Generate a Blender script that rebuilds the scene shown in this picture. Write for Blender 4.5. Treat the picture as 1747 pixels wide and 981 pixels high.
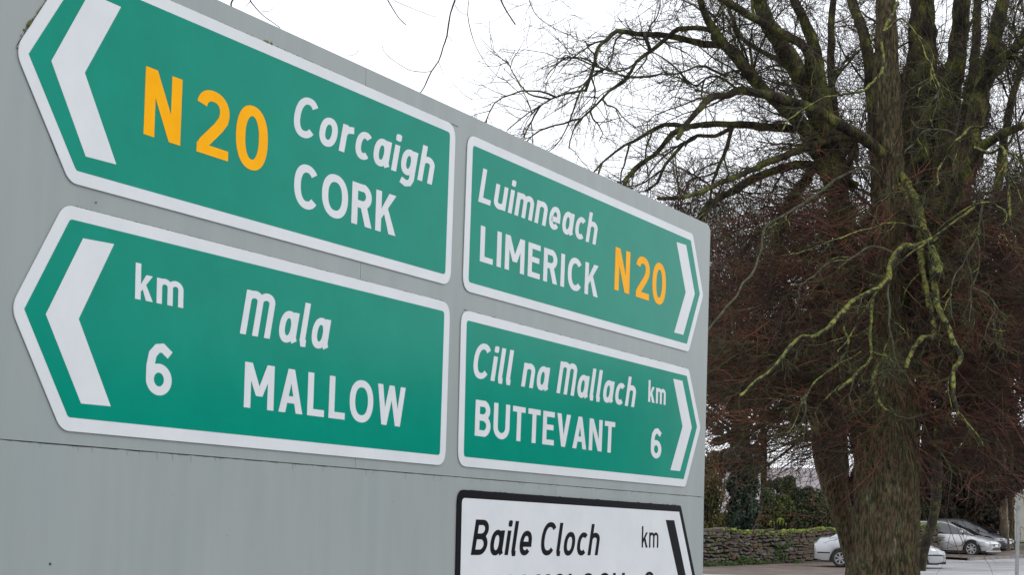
import bpy, bmesh, math, random
import numpy as np
from mathutils import Vector, Matrix, noise
random.seed(7); rng = np.random.default_rng(7)
S = bpy.context.scene
for o in list(bpy.data.objects): bpy.data.objects.remove(o)
COL = S.collection

# ------------------------------------------------------------------ camera
W0, H0 = 1747.0, 981.0                      # size of the photograph in pixels
F = 3000.0; CX, CY = 873.5, 550.5           # focal length in pixels, optical axis (slightly below centre: cropped photo)
EYE = 1.75
VPH = np.array([2448.0 - CX, 951.3 - CY, F]); VPH /= np.linalg.norm(VPH)      # direction of the sign's horizontals
_p = np.array([775 - CX, 500 - CY, F]); _q = np.array([775 + 2.9 - CX, 400 - CY, F])
UPC = np.cross(np.cross(_p, _q), VPH); UPC /= np.linalg.norm(UPC)
if UPC[1] > 0: UPC = -UPC
FW = np.array([0, 0, 1.0]) - UPC * UPC[2]; FW /= np.linalg.norm(FW)
RT = np.cross(FW, UPC)
M = np.array([RT, FW, UPC])                 # camera axes (x right, y down, z forward) -> world
CAMP = np.array([0, 0, EYE])
def ray(px, py): return M @ np.array([px - CX, py - CY, F])
def at(px, py, Y):                          # world point seen at a pixel, Y metres ahead
    r = ray(px, py); return CAMP + r * (Y / r[1])
def pxm(Y): return F / Y                    # pixels per metre at that distance

cam_d = bpy.data.cameras.new('camera'); cam = bpy.data.objects.new('camera', cam_d); COL.objects.link(cam)
cam_d.sensor_width = 36; cam_d.lens = F / W0 * 36; cam_d.shift_y = (CY - H0 / 2) / W0
cam_d.clip_start = 0.1; cam_d.clip_end = 3000
mx = Matrix.Identity(4)
for i in range(3):
    mx[i][0] = M[i][0]; mx[i][1] = -M[i][1]; mx[i][2] = -M[i][2]; mx[i][3] = CAMP[i]
cam.matrix_world = mx
S.camera = cam
cam_d.dof.use_dof = True; cam_d.dof.focus_distance = 20.0; cam_d.dof.aperture_fstop = 22

# ------------------------------------------------------------------ sky and sun (overcast)
wd = bpy.data.worlds.new('World'); S.world = wd; wd.use_nodes = True
nt = wd.node_tree; bg = nt.nodes['Background']
sky = nt.nodes.new('ShaderNodeTexSky'); sky.sky_type = 'NISHITA'; sky.sun_disc = False
SUN_EL, SUN_AZ = math.radians(48), math.radians(140)      # azimuth clockwise from +Y
sky.sun_elevation = SUN_EL; sky.sun_rotation = SUN_AZ; sky.dust_density = 3
mixn = nt.nodes.new('ShaderNodeMix'); mixn.data_type = 'RGBA'; mixn.inputs[0].default_value = 0.93
mixn.inputs[7].default_value = (11.0, 11.3, 11.9, 1)
nt.links.new(sky.outputs[0], mixn.inputs[6]); nt.links.new(mixn.outputs[2], bg.inputs[0]); bg.inputs[1].default_value = 0.125
sd = bpy.data.lights.new('sun', 'SUN'); sd.energy = 0.7; sd.angle = math.radians(25); sd.color = (1, .97, .92)
sun = bpy.data.objects.new('sun', sd); COL.objects.link(sun)
sdir = Vector((math.sin(SUN_AZ) * math.cos(SUN_EL), math.cos(SUN_AZ) * math.cos(SUN_EL), math.sin(SUN_EL)))
sun.rotation_euler = sdir.to_track_quat('Z', 'Y').to_euler()
S.view_settings.view_transform = 'Standard'; S.view_settings.look = 'None'
S.view_settings.exposure = 0.0; S.view_settings.gamma = 1.0
S.render.resolution_x = 1024; S.render.resolution_y = 576

# ------------------------------------------------------------------ helpers
def tag(o, label=None, cat=None, group=None, kind=None):
    if label: o['label'] = label
    if cat: o['category'] = cat
    if group: o['group'] = group
    if kind: o['kind'] = kind
    return o
def empty(name, loc, label=None, cat=None, group=None):
    o = bpy.data.objects.new(name, None); COL.objects.link(o); o.location = loc
    o.empty_display_size = .2
    return tag(o, label, cat, group)
def link_mesh(name, me, mat, parent=None, kind=None):
    o = bpy.data.objects.new(name, me); COL.objects.link(o)
    if mat is not None:
        for m_ in (mat if isinstance(mat, list) else [mat]): me.materials.append(m_)
    if parent is not None:
        o.parent = parent
        # vertices are given in world coordinates: cancel the parents' offset
        p = parent; off = Vector((0, 0, 0))
        while p is not None: off += p.location; p = p.parent
        o.location = -off
    if kind: o['kind'] = kind
    return o
def mesh(name, verts, faces, mat, parent=None, smooth=False, kind=None, rel=False, mi=None):
    me = bpy.data.meshes.new(name); me.from_pydata([tuple(map(float, v)) for v in verts], [], faces)
    if smooth: me.shade_smooth()
    o = link_mesh(name, me, mat, parent, kind)
    if mi is not None:
        for p_, k_ in zip(me.polygons, mi): p_.material_index = k_
    if rel: o.location = (0, 0, 0)
    return o
def fast_mesh(name, V, Q, mat, parent=None, smooth=True, kind=None):   # numpy verts, quad (or tri) index array
    me = bpy.data.meshes.new(name); V = np.asarray(V, np.float32); Q = np.asarray(Q, np.int32)
    k = Q.shape[1]
    me.vertices.add(len(V)); me.vertices.foreach_set('co', V.ravel())
    me.loops.add(Q.size); me.loops.foreach_set('vertex_index', Q.ravel())
    me.polygons.add(len(Q)); me.polygons.foreach_set('loop_start', np.arange(0, Q.size, k, dtype=np.int32))
    me.update(calc_edges=True)
    if smooth: me.shade_smooth()
    return link_mesh(name, me, mat, parent, kind)
def box_data(x0, x1, y0, y1, z0, z1):
    v = [(x0, y0, z0), (x1, y0, z0), (x1, y1, z0), (x0, y1, z0), (x0, y0, z1), (x1, y0, z1), (x1, y1, z1), (x0, y1, z1)]
    f = [(0, 3, 2, 1), (4, 5, 6, 7), (0, 1, 5, 4), (1, 2, 6, 5), (2, 3, 7, 6), (3, 0, 4, 7)]
    return v, f

# ------------------------------------------------------------------ materials
def mat(name, col, rough=.6, metal=0, spec=.5, var=None, scale=5, stretch=(1, 1, 1), bump=0, bscale=20, coat=0, coords='Object', detail=6):
    m = bpy.data.materials.new(name); m.use_nodes = True; t = m.node_tree; b = t.nodes['Principled BSDF']
    b.inputs['Base Color'].default_value = (*col, 1); b.inputs['Roughness'].default_value = rough
    b.inputs['Metallic'].default_value = metal; b.inputs['Specular IOR Level'].default_value = spec
    b.inputs['Coat Weight'].default_value = coat; b.inputs['Coat Roughness'].default_value = .15
    if var or bump:
        tc = t.nodes.new('ShaderNodeTexCoord'); mp = t.nodes.new('ShaderNodeMapping'); mp.inputs['Scale'].default_value = stretch
        t.links.new(tc.outputs[coords], mp.inputs[0])
    if var:      # var: list of (pos, colour)
        n = t.nodes.new('ShaderNodeTexNoise'); n.inputs['Scale'].default_value = scale; n.inputs['Detail'].default_value = detail
        n.inputs['Roughness'].default_value = .65
        t.links.new(mp.outputs[0], n.inputs['Vector'])
        r = t.nodes.new('ShaderNodeValToRGB'); e = r.color_ramp.elements
        e[0].position, e[0].color = var[0][0], (*var[0][1], 1); e[1].position, e[1].color = var[-1][0], (*var[-1][1], 1)
        for p, c in var[1:-1]:
            q = e.new(p); q.color = (*c, 1)
        t.links.new(n.outputs[0], r.inputs[0]); t.links.new(r.outputs[0], b.inputs['Base Color'])
    if bump:
        n2 = t.nodes.new('ShaderNodeTexNoise'); n2.inputs['Scale'].default_value = bscale; n2.inputs['Detail'].default_value = 5
        t.links.new(mp.outputs[0], n2.inputs['Vector'])
        bp = t.nodes.new('ShaderNodeBump'); bp.inputs['Strength'].default_value = bump; bp.inputs['Distance'].default_value = .03
        t.links.new(n2.outputs[0], bp.inputs['Height']); t.links.new(bp.outputs[0], b.inputs['Normal'])
    return m
def vary(c, a): return [(.3, tuple(x * (1 - a) for x in c)), (.7, tuple(min(1, x * (1 + a)) for x in c))]

M_grey = mat('grey_paint', (.27, .31, .31), .3, spec=.25, var=[(.25, (.262, .298, .294)), (.5, (.282, .314, .309)), (.75, (.296, .323, .318))], scale=2.2, stretch=(1.4, 1.4, .35))
def board_dirt(m):
    t = m.node_tree; b = t.nodes['Principled BSDF']; src = b.inputs['Base Color'].links[0].from_socket; c = t.nodes.new('ShaderNodeTexCoord')
    mp = t.nodes.new('ShaderNodeMapping'); mp.inputs['Scale'].default_value = (2.6, 2.6, .22); t.links.new(c.outputs['Object'], mp.inputs[0])
    n = t.nodes.new('ShaderNodeTexNoise'); n.inputs['Scale'].default_value = 3; n.inputs['Detail'].default_value = 4; t.links.new(mp.outputs[0], n.inputs['Vector'])
    mr = t.nodes.new('ShaderNodeMapRange'); mr.inputs[1].default_value = .35; mr.inputs[2].default_value = .7; mr.inputs[3].default_value = .965; mr.inputs[4].default_value = 1.03; t.links.new(n.outputs[0], mr.inputs[0])
    v = t.nodes.new('ShaderNodeTexVoronoi'); v.inputs['Scale'].default_value = 7; t.links.new(c.outputs['Object'], v.inputs['Vector'])
    n3 = t.nodes.new('ShaderNodeTexNoise'); n3.inputs['Scale'].default_value = 40; t.links.new(c.outputs['Object'], n3.inputs['Vector'])
    th = t.nodes.new('ShaderNodeMath'); th.operation = 'MULTIPLY_ADD'; th.inputs[1].default_value = .05; t.links.new(n3.outputs[0], th.inputs[0]); t.links.new(v.outputs['Distance'], th.inputs[2])
    m2 = t.nodes.new('ShaderNodeMapRange'); m2.inputs[1].default_value = .045; m2.inputs[2].default_value = .06; m2.inputs[3].default_value = .55; m2.inputs[4].default_value = 1; t.links.new(th.outputs[0], m2.inputs[0])
    mu = t.nodes.new('ShaderNodeMath'); mu.operation = 'MULTIPLY'; t.links.new(mr.outputs[0], mu.inputs[0]); t.links.new(m2.outputs[0], mu.inputs[1])
    vm = t.nodes.new('ShaderNodeVectorMath'); vm.operation = 'SCALE'; t.links.new(src, vm.inputs[0]); t.links.new(mu.outputs[0], vm.inputs['Scale']); t.links.new(vm.outputs[0], b.inputs['Base Color'])
board_dirt(M_grey)
M_white = mat('white_sheeting', (.60, .64, .67), .25, spec=.25, var=[(.3, (.585, .61, .63)), (.7, (.64, .665, .68))], scale=3)
M_green = mat('green_sheeting', (.002, .25, .175), .16, spec=.09, var=[(.3, (.001, .215, .150)), (.7, (.002, .245, .172))], scale=2.5)
M_yellow = mat('yellow_sheeting', (.85, .38, .003), .3, spec=.05, var=[(.3, (.86, .375, .001)), (.7, (.92, .42, .002))], scale=6)
M_black = mat('black_sheeting', (.008, .008, .010), .4, spec=.03)
M_dark = mat('dark_gap', (.02, .02, .018), .9)
M_steel = mat('galvanised_steel', (.2, .21, .21), .6, metal=.2, var=[(.3, (.16, .17, .17)), (.7, (.26, .27, .27))], scale=8, bump=.1)
M_moss = mat('moss', (.12, .13, .02), .95, var=[(.3, (.05, .05, .015)), (.5, (.13, .13, .02)), (.75, (.22, .24, .03))], scale=14, bump=.6, bscale=60)
M_grime = mat('grime', (.05, .055, .05), .9)
# lichen-speckled bark of the big tree: brown ridges, grey-green faces
M_bark = mat('old_bark', (.04, .035, .024), .95, spec=.2, var=[(.30, (.012, .009, .006)), (.40, (.045, .032, .021)), (.46, (.062, .064, .028)), (.52, (.085, .050, .036)), (.58, (.060, .064, .026)), (.66, (.12, .11, .075)), (.76, (.19, .175, .14))], scale=6, stretch=(1, 1, .32), bump=1.0, bscale=18, detail=12)
M_limb = mat('limb_bark', (.05, .045, .03), .95, spec=.2, var=[(.32, (.008, .007, .006)), (.48, (.032, .026, .017)), (.60, (.075, .080, .020)), (.72, (.14, .145, .050))], scale=3, stretch=(1, 1, .6), bump=.8, bscale=14)
M_mossy = mat('moss_covered_branch', (.16, .17, .03), .95, var=[(.34, (.035, .036, .014)), (.48, (.10, .11, .024)), (.6, (.21, .225, .035)), (.75, (.23, .24, .14))], scale=9, bump=1.0, bscale=20)
def cracks(m, sc=26, lo=.35):
    t = m.node_tree; b = t.nodes['Principled BSDF']; src = b.inputs['Base Color'].links[0].from_socket; c = t.nodes.new('ShaderNodeTexCoord')
    mp = t.nodes.new('ShaderNodeMapping'); mp.inputs['Scale'].default_value = (1, 1, .22); t.links.new(c.outputs['Object'], mp.inputs[0])
    n = t.nodes.new('ShaderNodeTexNoise'); n.inputs['Scale'].default_value = sc; n.inputs['Detail'].default_value = 3; t.links.new(mp.outputs[0], n.inputs['Vector'])
    mr = t.nodes.new('ShaderNodeMapRange'); mr.inputs[1].default_value = .38; mr.inputs[2].default_value = .62; mr.inputs[3].default_value = lo; mr.inputs[4].default_value = 1.42; t.links.new(n.outputs[0], mr.inputs[0])
    vm = t.nodes.new('ShaderNodeVectorMath'); vm.operation = 'SCALE'; t.links.new(src, vm.inputs[0]); t.links.new(mr.outputs[0], vm.inputs['Scale']); t.links.new(vm.outputs[0], b.inputs['Base Color'])
cracks(M_bark, 24, .42); cracks(M_limb, 30, .55)
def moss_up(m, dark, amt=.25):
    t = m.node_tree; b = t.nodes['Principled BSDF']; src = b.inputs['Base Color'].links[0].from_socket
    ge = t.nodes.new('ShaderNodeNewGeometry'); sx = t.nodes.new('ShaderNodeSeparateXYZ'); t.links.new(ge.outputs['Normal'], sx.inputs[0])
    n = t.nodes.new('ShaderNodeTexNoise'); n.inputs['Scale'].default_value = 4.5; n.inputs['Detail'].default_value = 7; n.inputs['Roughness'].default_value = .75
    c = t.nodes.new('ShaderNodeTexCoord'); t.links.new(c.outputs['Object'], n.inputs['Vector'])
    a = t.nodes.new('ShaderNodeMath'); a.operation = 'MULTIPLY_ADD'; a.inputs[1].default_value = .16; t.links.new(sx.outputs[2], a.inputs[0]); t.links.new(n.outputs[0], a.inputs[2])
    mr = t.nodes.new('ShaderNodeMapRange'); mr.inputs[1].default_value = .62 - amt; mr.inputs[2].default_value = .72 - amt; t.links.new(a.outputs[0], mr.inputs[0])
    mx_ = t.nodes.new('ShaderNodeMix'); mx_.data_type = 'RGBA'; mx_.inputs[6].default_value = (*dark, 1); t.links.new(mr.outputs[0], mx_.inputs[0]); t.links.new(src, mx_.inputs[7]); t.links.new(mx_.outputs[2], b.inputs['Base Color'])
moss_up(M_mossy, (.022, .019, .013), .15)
M_greybr = mat('grey_branch', (.12, .12, .09), .95, var=[(.35, (.025, .024, .016)), (.5, (.065, .068, .035)), (.7, (.11, .115, .075))], scale=8, bump=.6)
M_darkbr = mat('dark_branch', (.04, .035, .022), .95, var=[(.35, (.010, .008, .007)), (.52, (.030, .025, .015)), (.64, (.10, .11, .022))], scale=2.5)
M_red = mat('reddish_twig', (.075, .03, .022), .9, var=[(.41, (.014, .006, .004)), (.52, (.080, .028, .016)), (.64, (.20, .072, .040))], scale=.9)
M_rust = mat('rusty_twig', (.13, .055, .035), .9, var=[(.44, (.018, .010, .006)), (.55, (.10, .050, .028)), (.66, (.20, .11, .062))], scale=1.1)
M_brown = mat('brown_twig', (.06, .042, .03), .9, var=[(.35, (.018, .012, .007)), (.65, (.075, .050, .028))], scale=1.5)
M_olive = mat('olive_twig', (.08, .08, .03), .9, var=[(.4, (.025, .022, .012)), (.65, (.10, .105, .028))], scale=2)
M_ivy = mat('ivy_leaf', (.016, .035, .018), .45, var=[(.35, (.010, .026, .016)), (.6, (.022, .052, .030)), (.75, (.05, .075, .04))], scale=1.5)
M_yew = mat('evergreen_leaf', (.015, .02, .01), .8, var=[(.35, (.006, .006, .003)), (.6, (.024, .018, .009)), (.75, (.05, .035, .018))], scale=.8)
M_bush = mat('bush_leaf', (.05, .07, .02), .6, var=[(.3, (.035, .065, .034)), (.5, (.08, .11, .035)), (.7, (.17, .18, .045))], scale=1.2)
M_bush2 = mat('olive_leaf', (.06, .055, .02), .7, var=[(.3, (.03, .028, .012)), (.7, (.15, .13, .04))], scale=1.4)
M_lime = mat('bright_green_leaf', (.22, .30, .03), .6, var=[(.35, (.11, .16, .02)), (.65, (.32, .40, .04))], scale=5)
M_stone = [mat('stone_%s' % n, c, .9, var=vary(c, .45), scale=7, bump=.7, bscale=25) for n, c in
           (('grey', (.10, .095, .085)), ('brown', (.085, .066, .048)), ('pale', (.155, .15, .135)), ('olive', (.085, .088, .035)), ('rust', (.13, .07, .055)))]
M_core = mat('wall_core', (.018, .016, .013), .95)


# ------------------------------------------------------------------ ground
def gz(x, y):
    x = min(max(x, -25), 60); yc = min(max(y, -20), 130)
    z = -1.75 + .02 * x + .0085 * yc
    if yc > 71: z += .035 * (min(yc, 86) - 71)
    return EYE + z
def ground_sheet(name, xs, ys, lift, m, kind='structure', fn=None):
    V = []; Fc = []
    for j, y in enumerate(ys):
        for i, x in enumerate(xs): V.append((x, y, gz(x, y) + lift + (fn(x, y) if fn else 0)))
    n = len(xs)
    for j in range(len(ys) - 1):
        for i in range(n - 1): Fc.append((j * n + i, j * n + i + 1, (j + 1) * n + i + 1, (j + 1) * n + i))
    return mesh(name, V, Fc, m, smooth=True, kind=kind)
M_earth = mat('damp_earth_and_grass', (.07, .065, .035), .95, var=[(.3, (.045, .035, .02)), (.5, (.06, .06, .025)), (.7, (.07, .09, .03))], scale=.6, bump=.5, bscale=6)
xs = [-1500, -400, -120] + [i * 5 for i in range(-12, 25)] + [180, 500, 1500]
ys = [-800, -200, -60] + [i * 4 for i in range(-5, 36)] + [200, 500, 1500]
ground_sheet('ground', xs, ys, -.012, M_earth)

M_road = mat('wet_asphalt', (.2, .2, .205), .45, spec=1, var=[(.32, (.17, .165, .165)), (.42, (.32, .318, .325)), (.62, (.45, .45, .46))], scale=.55, stretch=(.5, 1.3, 1), bump=.8, bscale=30)
_t = M_road.node_tree; _b = _t.nodes['Principled BSDF']
_n = _t.nodes.new('ShaderNodeTexNoise'); _n.inputs['Scale'].default_value = .9; _n.inputs['Detail'].default_value = 6
_m = _t.nodes.new('ShaderNodeMapping'); _m.inputs['Scale'].default_value = (.35, 1.2, 1); _c = _t.nodes.new('ShaderNodeTexCoord')
_t.links.new(_c.outputs['Object'], _m.inputs[0]); _t.links.new(_m.outputs[0], _n.inputs['Vector'])
_r = _t.nodes.new('ShaderNodeMapRange'); _r.inputs[1].default_value = .35; _r.inputs[2].default_value = .65; _r.inputs[3].default_value = .3; _r.inputs[4].default_value = .6
_t.links.new(_n.outputs[0], _r.inputs[0]); _t.links.new(_r.outputs[0], _b.inputs['Roughness'])
rx = [-60 + i * 4 for i in range(0, 46)]; ry = [-20 + i * 4 for i in range(0, 26)]
ground_sheet('road', rx, ry, 0.0, M_road)
M_litter = mat('leaf_litter', (.075, .055, .04), .9, var=[(.3, (.06, .045, .035)), (.5, (.12, .09, .075)), (.7, (.22, .19, .17))], scale=1.6, stretch=(.5, 1, 1), bump=.8, bscale=14)
# litter verge under the big tree, up to the foot of the wall
def litter():
    V = []; Fc = []; n = 26
    a = [at(1170, 968, 60), at(1720, 950, 66)]
    for i in range(n + 1):
        f = i / n; x = -2 + 20.5 * f
        y0 = 57.5 + 1.2 * math.sin(f * 7) + .7 * math.sin(f * 23) + (3.0 * max(0, f - .62) * 10 if f > .62 else 0)
        y1 = 75.5
        y0 = min(y0, 69 + .3 * math.sin(f * 40))
        if x > 13.5: y0 = 74.3 + .25 * math.sin(f * 33)
        V += [(x, y0, gz(x, y0) + .006), (x, (y0 + y1) / 2, gz(x, (y0 + y1) / 2) + .02), (x, y1, gz(x, y1) + .02)]
    for i in range(n):
        b = i * 3
        Fc += [(b, b + 3, b + 4, b + 1), (b + 1, b + 4, b + 5, b + 2)]
    mesh('verge', V, Fc, M_litter, smooth=True, kind='structure')
litter()
# soil at the foot of the big tree
def soil():
    V = [(9.6, 42.5, gz(9.6, 42.5) + .22)]; Fc = []
    n = 36
    for k, (r, h) in enumerate(((2.0, .12), (3.4, .03), (4.4, .005))):
        for i in range(n):
            a = 2 * math.pi * i / n; rr = r * (1 + .12 * math.sin(3 * a + k) + .06 * math.sin(9 * a)); x = 9.6 + rr * math.cos(a); y = 42.5 + rr * math.sin(a)
            V.append((x, y, gz(x, y) + h))
    for i in range(n):
        Fc.append((0, 1 + i, 1 + (i + 1) % n))
        for k in range(2):
            a = 1 + k * n + i; b = 1 + k * n + (i + 1) % n; Fc.append((a, a + n, b + n, b))
    mesh('soil', V, Fc, M_litter, smooth=True, kind='structure')
soil()

# ------------------------------------------------------------------ the sign
SC = .58; DN = 10 * SC                      # perpendicular distance from the camera to the face of the sign
PN = np.cross(VPH, UPC)
if PN[2] > 0: PN = -PN
hW = M @ VPH; uW = M @ UPC; nW = M @ PN; nW /= np.linalg.norm(nW); hW /= np.linalg.norm(hW); uW /= np.linalg.norm(uW)
# hW runs along the board away from us, uW up, nW out of the face towards the viewer
O0 = CAMP - nW * DN                         # foot point on the face plane
def uv(px, py):
    r = ray(px, py); t = DN / -(r @ nW); P = r * t
    return np.array([P @ hW, P @ uW])
def pt(u, v, off=0): return O0 + hW * u + uW * v + nW * off
VP = np.array([2448.0, 951.3])
# plate offsets (metres in front of the backing board face, which lies at off = 0)
root_c = pt(uv(900, 700)[0], 0, -.03)
sign = empty('direction_sign', (root_c[0], root_c[1], gz(root_c[0], root_c[1])),
             'large grey roadside direction board carrying green and white arrow-ended place name panels', 'road sign')
def local(o): return o
def round_poly(P, rad, n=7):
    P = [np.array(p, float) for p in P]; out = []; k = len(P)
    for i in range(k):
        a, b, c = P[i - 1], P[i], P[(i + 1) % k]
        r = rad[i] if isinstance(rad, (list, tuple)) else rad
        if r <= 0: out.append(b); continue
        d1 = (a - b) / np.linalg.norm(a - b); d2 = (c - b) / np.linalg.norm(c - b)
        ang = math.acos(max(-1, min(1, d1 @ d2))); tl = r / math.tan(ang / 2)
        tl = min(tl, .45 * np.linalg.norm(a - b), .45 * np.linalg.norm(c - b))
        p0 = b + d1 * tl; p1 = b + d2 * tl
        for j in range(n + 1):
            t = j / n; out.append((1 - t) ** 2 * p0 + 2 * t * (1 - t) * b + t * t * p1)
    return out
def inset(P, d, kx=1.15):
    k = len(P); P = [np.array([p[0] / kx, p[1]]) for p in P]
    area = sum(P[i - 1][0] * P[i][1] - P[i][0] * P[i - 1][1] for i in range(k)); sg = 1 if area > 0 else -1
    ln = []
    for i in range(k):
        a, b = P[i], P[(i + 1) % k]; t = (b - a) / np.linalg.norm(b - a); n = np.array([-t[1], t[0]]) * sg
        ln.append((a + n * d, t))
    out = []
    for i in range(k):
        (p, t), (q, s) = ln[i - 1], ln[i]
        A = np.array([t, -s]).T; x = np.linalg.solve(A, q - p); r = p + t * x[0]; out.append(np.array([r[0] * kx, r[1]]))
    return out
def slab(name, P, o0, o1, m, parent):       # polygon in board coordinates, extruded from o0 to o1
    n = len(P); V = [pt(*p, o1) for p in P] + [pt(*p, o0) for p in P]
    area = sum(P[i - 1][0] * P[i][1] - P[i][0] * P[i - 1][1] for i in range(n))
    # facing check: want normal along nW
    idx = list(range(n)); 
    nrm = np.cross(hW, uW) @ nW
    if area * nrm < 0: idx = idx[::-1]
    Fc = [tuple(idx)]
    for i in range(n):
        a, b = idx[i], idx[(i + 1) % n]; Fc.append((b, a, a + n, b + n))
    Fc.append(tuple(i + n for i in idx[::-1]))
    return mesh(name, V, Fc, m, parent)
# backing panels: polygon corners in pixels
g = .0019
top = lambda x: 3 + .4585 * (x - 380)
seam = lambda x: 749.8 + .0823 * x
A_ = uv(624.6, top(624.6)); B_ = uv(606.0, seam(606)); 
C_ = uv(1212.2, top(1212.2)); D_ = uv(1200.9, seam(1200.9)); L_ = uv(948.6, seam(948.6))
uL = uv(-30, 300)[0] - 1.2; skew = (A_[0] - B_[0]) / (A_[1] - B_[1])
vt, vs = A_[1], B_[1]; vtr, vsr = C_[1], D_[1]
def lerpv(u, u0, v0, u1, v1): return v0 + (v1 - v0) * (u - u0) / (u1 - u0)
vtl = lerpv(uL, A_[0], vt, C_[0], vtr); vsl = lerpv(uL, B_[0], vs, D_[0], vsr)
vb = -.75
def sk(u, v): return np.array([u + (v - vs) * 0, v])
RR = .09
bp = [([(uL, vtl), (A_[0] - g, vt), (B_[0] - g, vs + g), (uL, vsl + g)], [.05, 0, 0, 0]),
      ([(A_[0] + g, vt), tuple(C_), (D_[0], vsr + g), (B_[0] + g, vs + g)], [0, RR, 0, 0]),
      ([(uL, vsl - g), (L_[0] - g, L_[1] - g), (L_[0] - g, vb), (uL, vb)], [0, 0, 0, .05]),
      ([(L_[0] + g, L_[1] - g), (D_[0], vsr - g), (D_[0] - .01, vb), (L_[0] + g, vb)], [0, 0, RR, 0])]
for P, r in bp:
    slab('backing_panel', round_poly(P, r), -.03, 0, M_grey, sign)
slab('frame', [(uL + .03, vtl - .04), (C_[0] - .05, C_[1] - .06), (D_[0] - .05, vb + .03), (uL + .03, vb + .03)], -.075, -.0305, M_dark, sign)
for k in range(4):      # posts behind the board
    u = uL + .9 + k * (D_[0] - uL - 1.8) / 3
    c = pt(u, 0, -.17); z0 = gz(c[0], c[1]) - .3; z1 = pt(u, lerpv(u, A_[0], vt, C_[0], vtr) - .15)[2]
    V = []; Fc = []
    for j, z in enumerate((z0, z1)):
        for i in range(16):
            a = i * math.pi / 8; V.append((c[0] + .085 * math.cos(a), c[1] + .085 * math.sin(a), z))
    Fc = [(i, (i + 1) % 16, 16 + (i + 1) % 16, 16 + i) for i in range(16)] + [tuple(range(16, 32))]
    mesh('post', V, Fc, M_steel, sign)

# ---- glyphs: flat shapes, cap height 1
ST = .155
def arc(cx, cy, rx, ry, a0, a1, n=18):
    out = []
    for i in range(n + 1):
        a = math.radians(a0 + (a1 - a0) * i / n); c, s = math.cos(a), math.sin(a); e = 2 / 2.25
        out.append((cx + rx * math.copysign(abs(c) ** e, c), cy + ry * math.copysign(abs(s) ** e, s)))
    return out
def strip(pts, w=None, closed=False):
    w = w or ST; P = [np.array(p, float) for p in pts]; n = len(P); Lf = []; Rt = []
    for i in range(n):
        if closed: a, b = P[i - 1], P[(i + 1) % n]
        else: a, b = P[max(0, i - 1)], P[min(n - 1, i + 1)]
        d1 = P[i] - (P[i - 1] if (i > 0 or closed) else P[i] - (b - a)); d2 = (P[(i + 1) % n] if (i < n - 1 or closed) else P[i] + (b - a)) - P[i]
        d1 = d1 / (np.linalg.norm(d1) or 1); d2 = d2 / (np.linalg.norm(d2) or 1)
        t = d1 + d2; t /= np.linalg.norm(t); c = max(.5, t @ d1); nn = np.array([-t[1], t[0]]) * w / 2 / c
        Lf.append(P[i] + nn); Rt.append(P[i] - nn)
    V = Lf + Rt; m_ = n if closed else n - 1
    return V, [(i, n + i, n + (i + 1) % n, (i + 1) % n) for i in range(m_)]
def poly(*p): return [np.array(q, float) for q in p], [tuple(range(len(p)))]
def vbar(x, y0, y1): return poly((x, y0), (x + ST, y0), (x + ST, y1), (x, y1))
def hbar(y, x0, x1): return poly((x0, y), (x1, y), (x1, y + ST * .92), (x0, y + ST * .92))
def ring(x, w, y0, y1): return strip(arc(x + w / 2, (y0 + y1) / 2, (w - ST) / 2, (y1 - y0 - ST * .96) / 2, 0, 350, 35)[:36], closed=True)
X = .715; s = ST; h_ = ST / 2
def arch(x0, w, y0, y1):    # n-shape arch from the left stem to a right leg
    return strip([(x0 + h_ * .8, y1 - .22)] + [(x0 + w / 2 - (w / 2 - h_) * math.cos(math.radians(a)), y1 - .235 + (.235 - h_) * math.sin(math.radians(a))) for a in range(25, 181, 15)] + [(x0 + w - h_, y0)])
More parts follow.
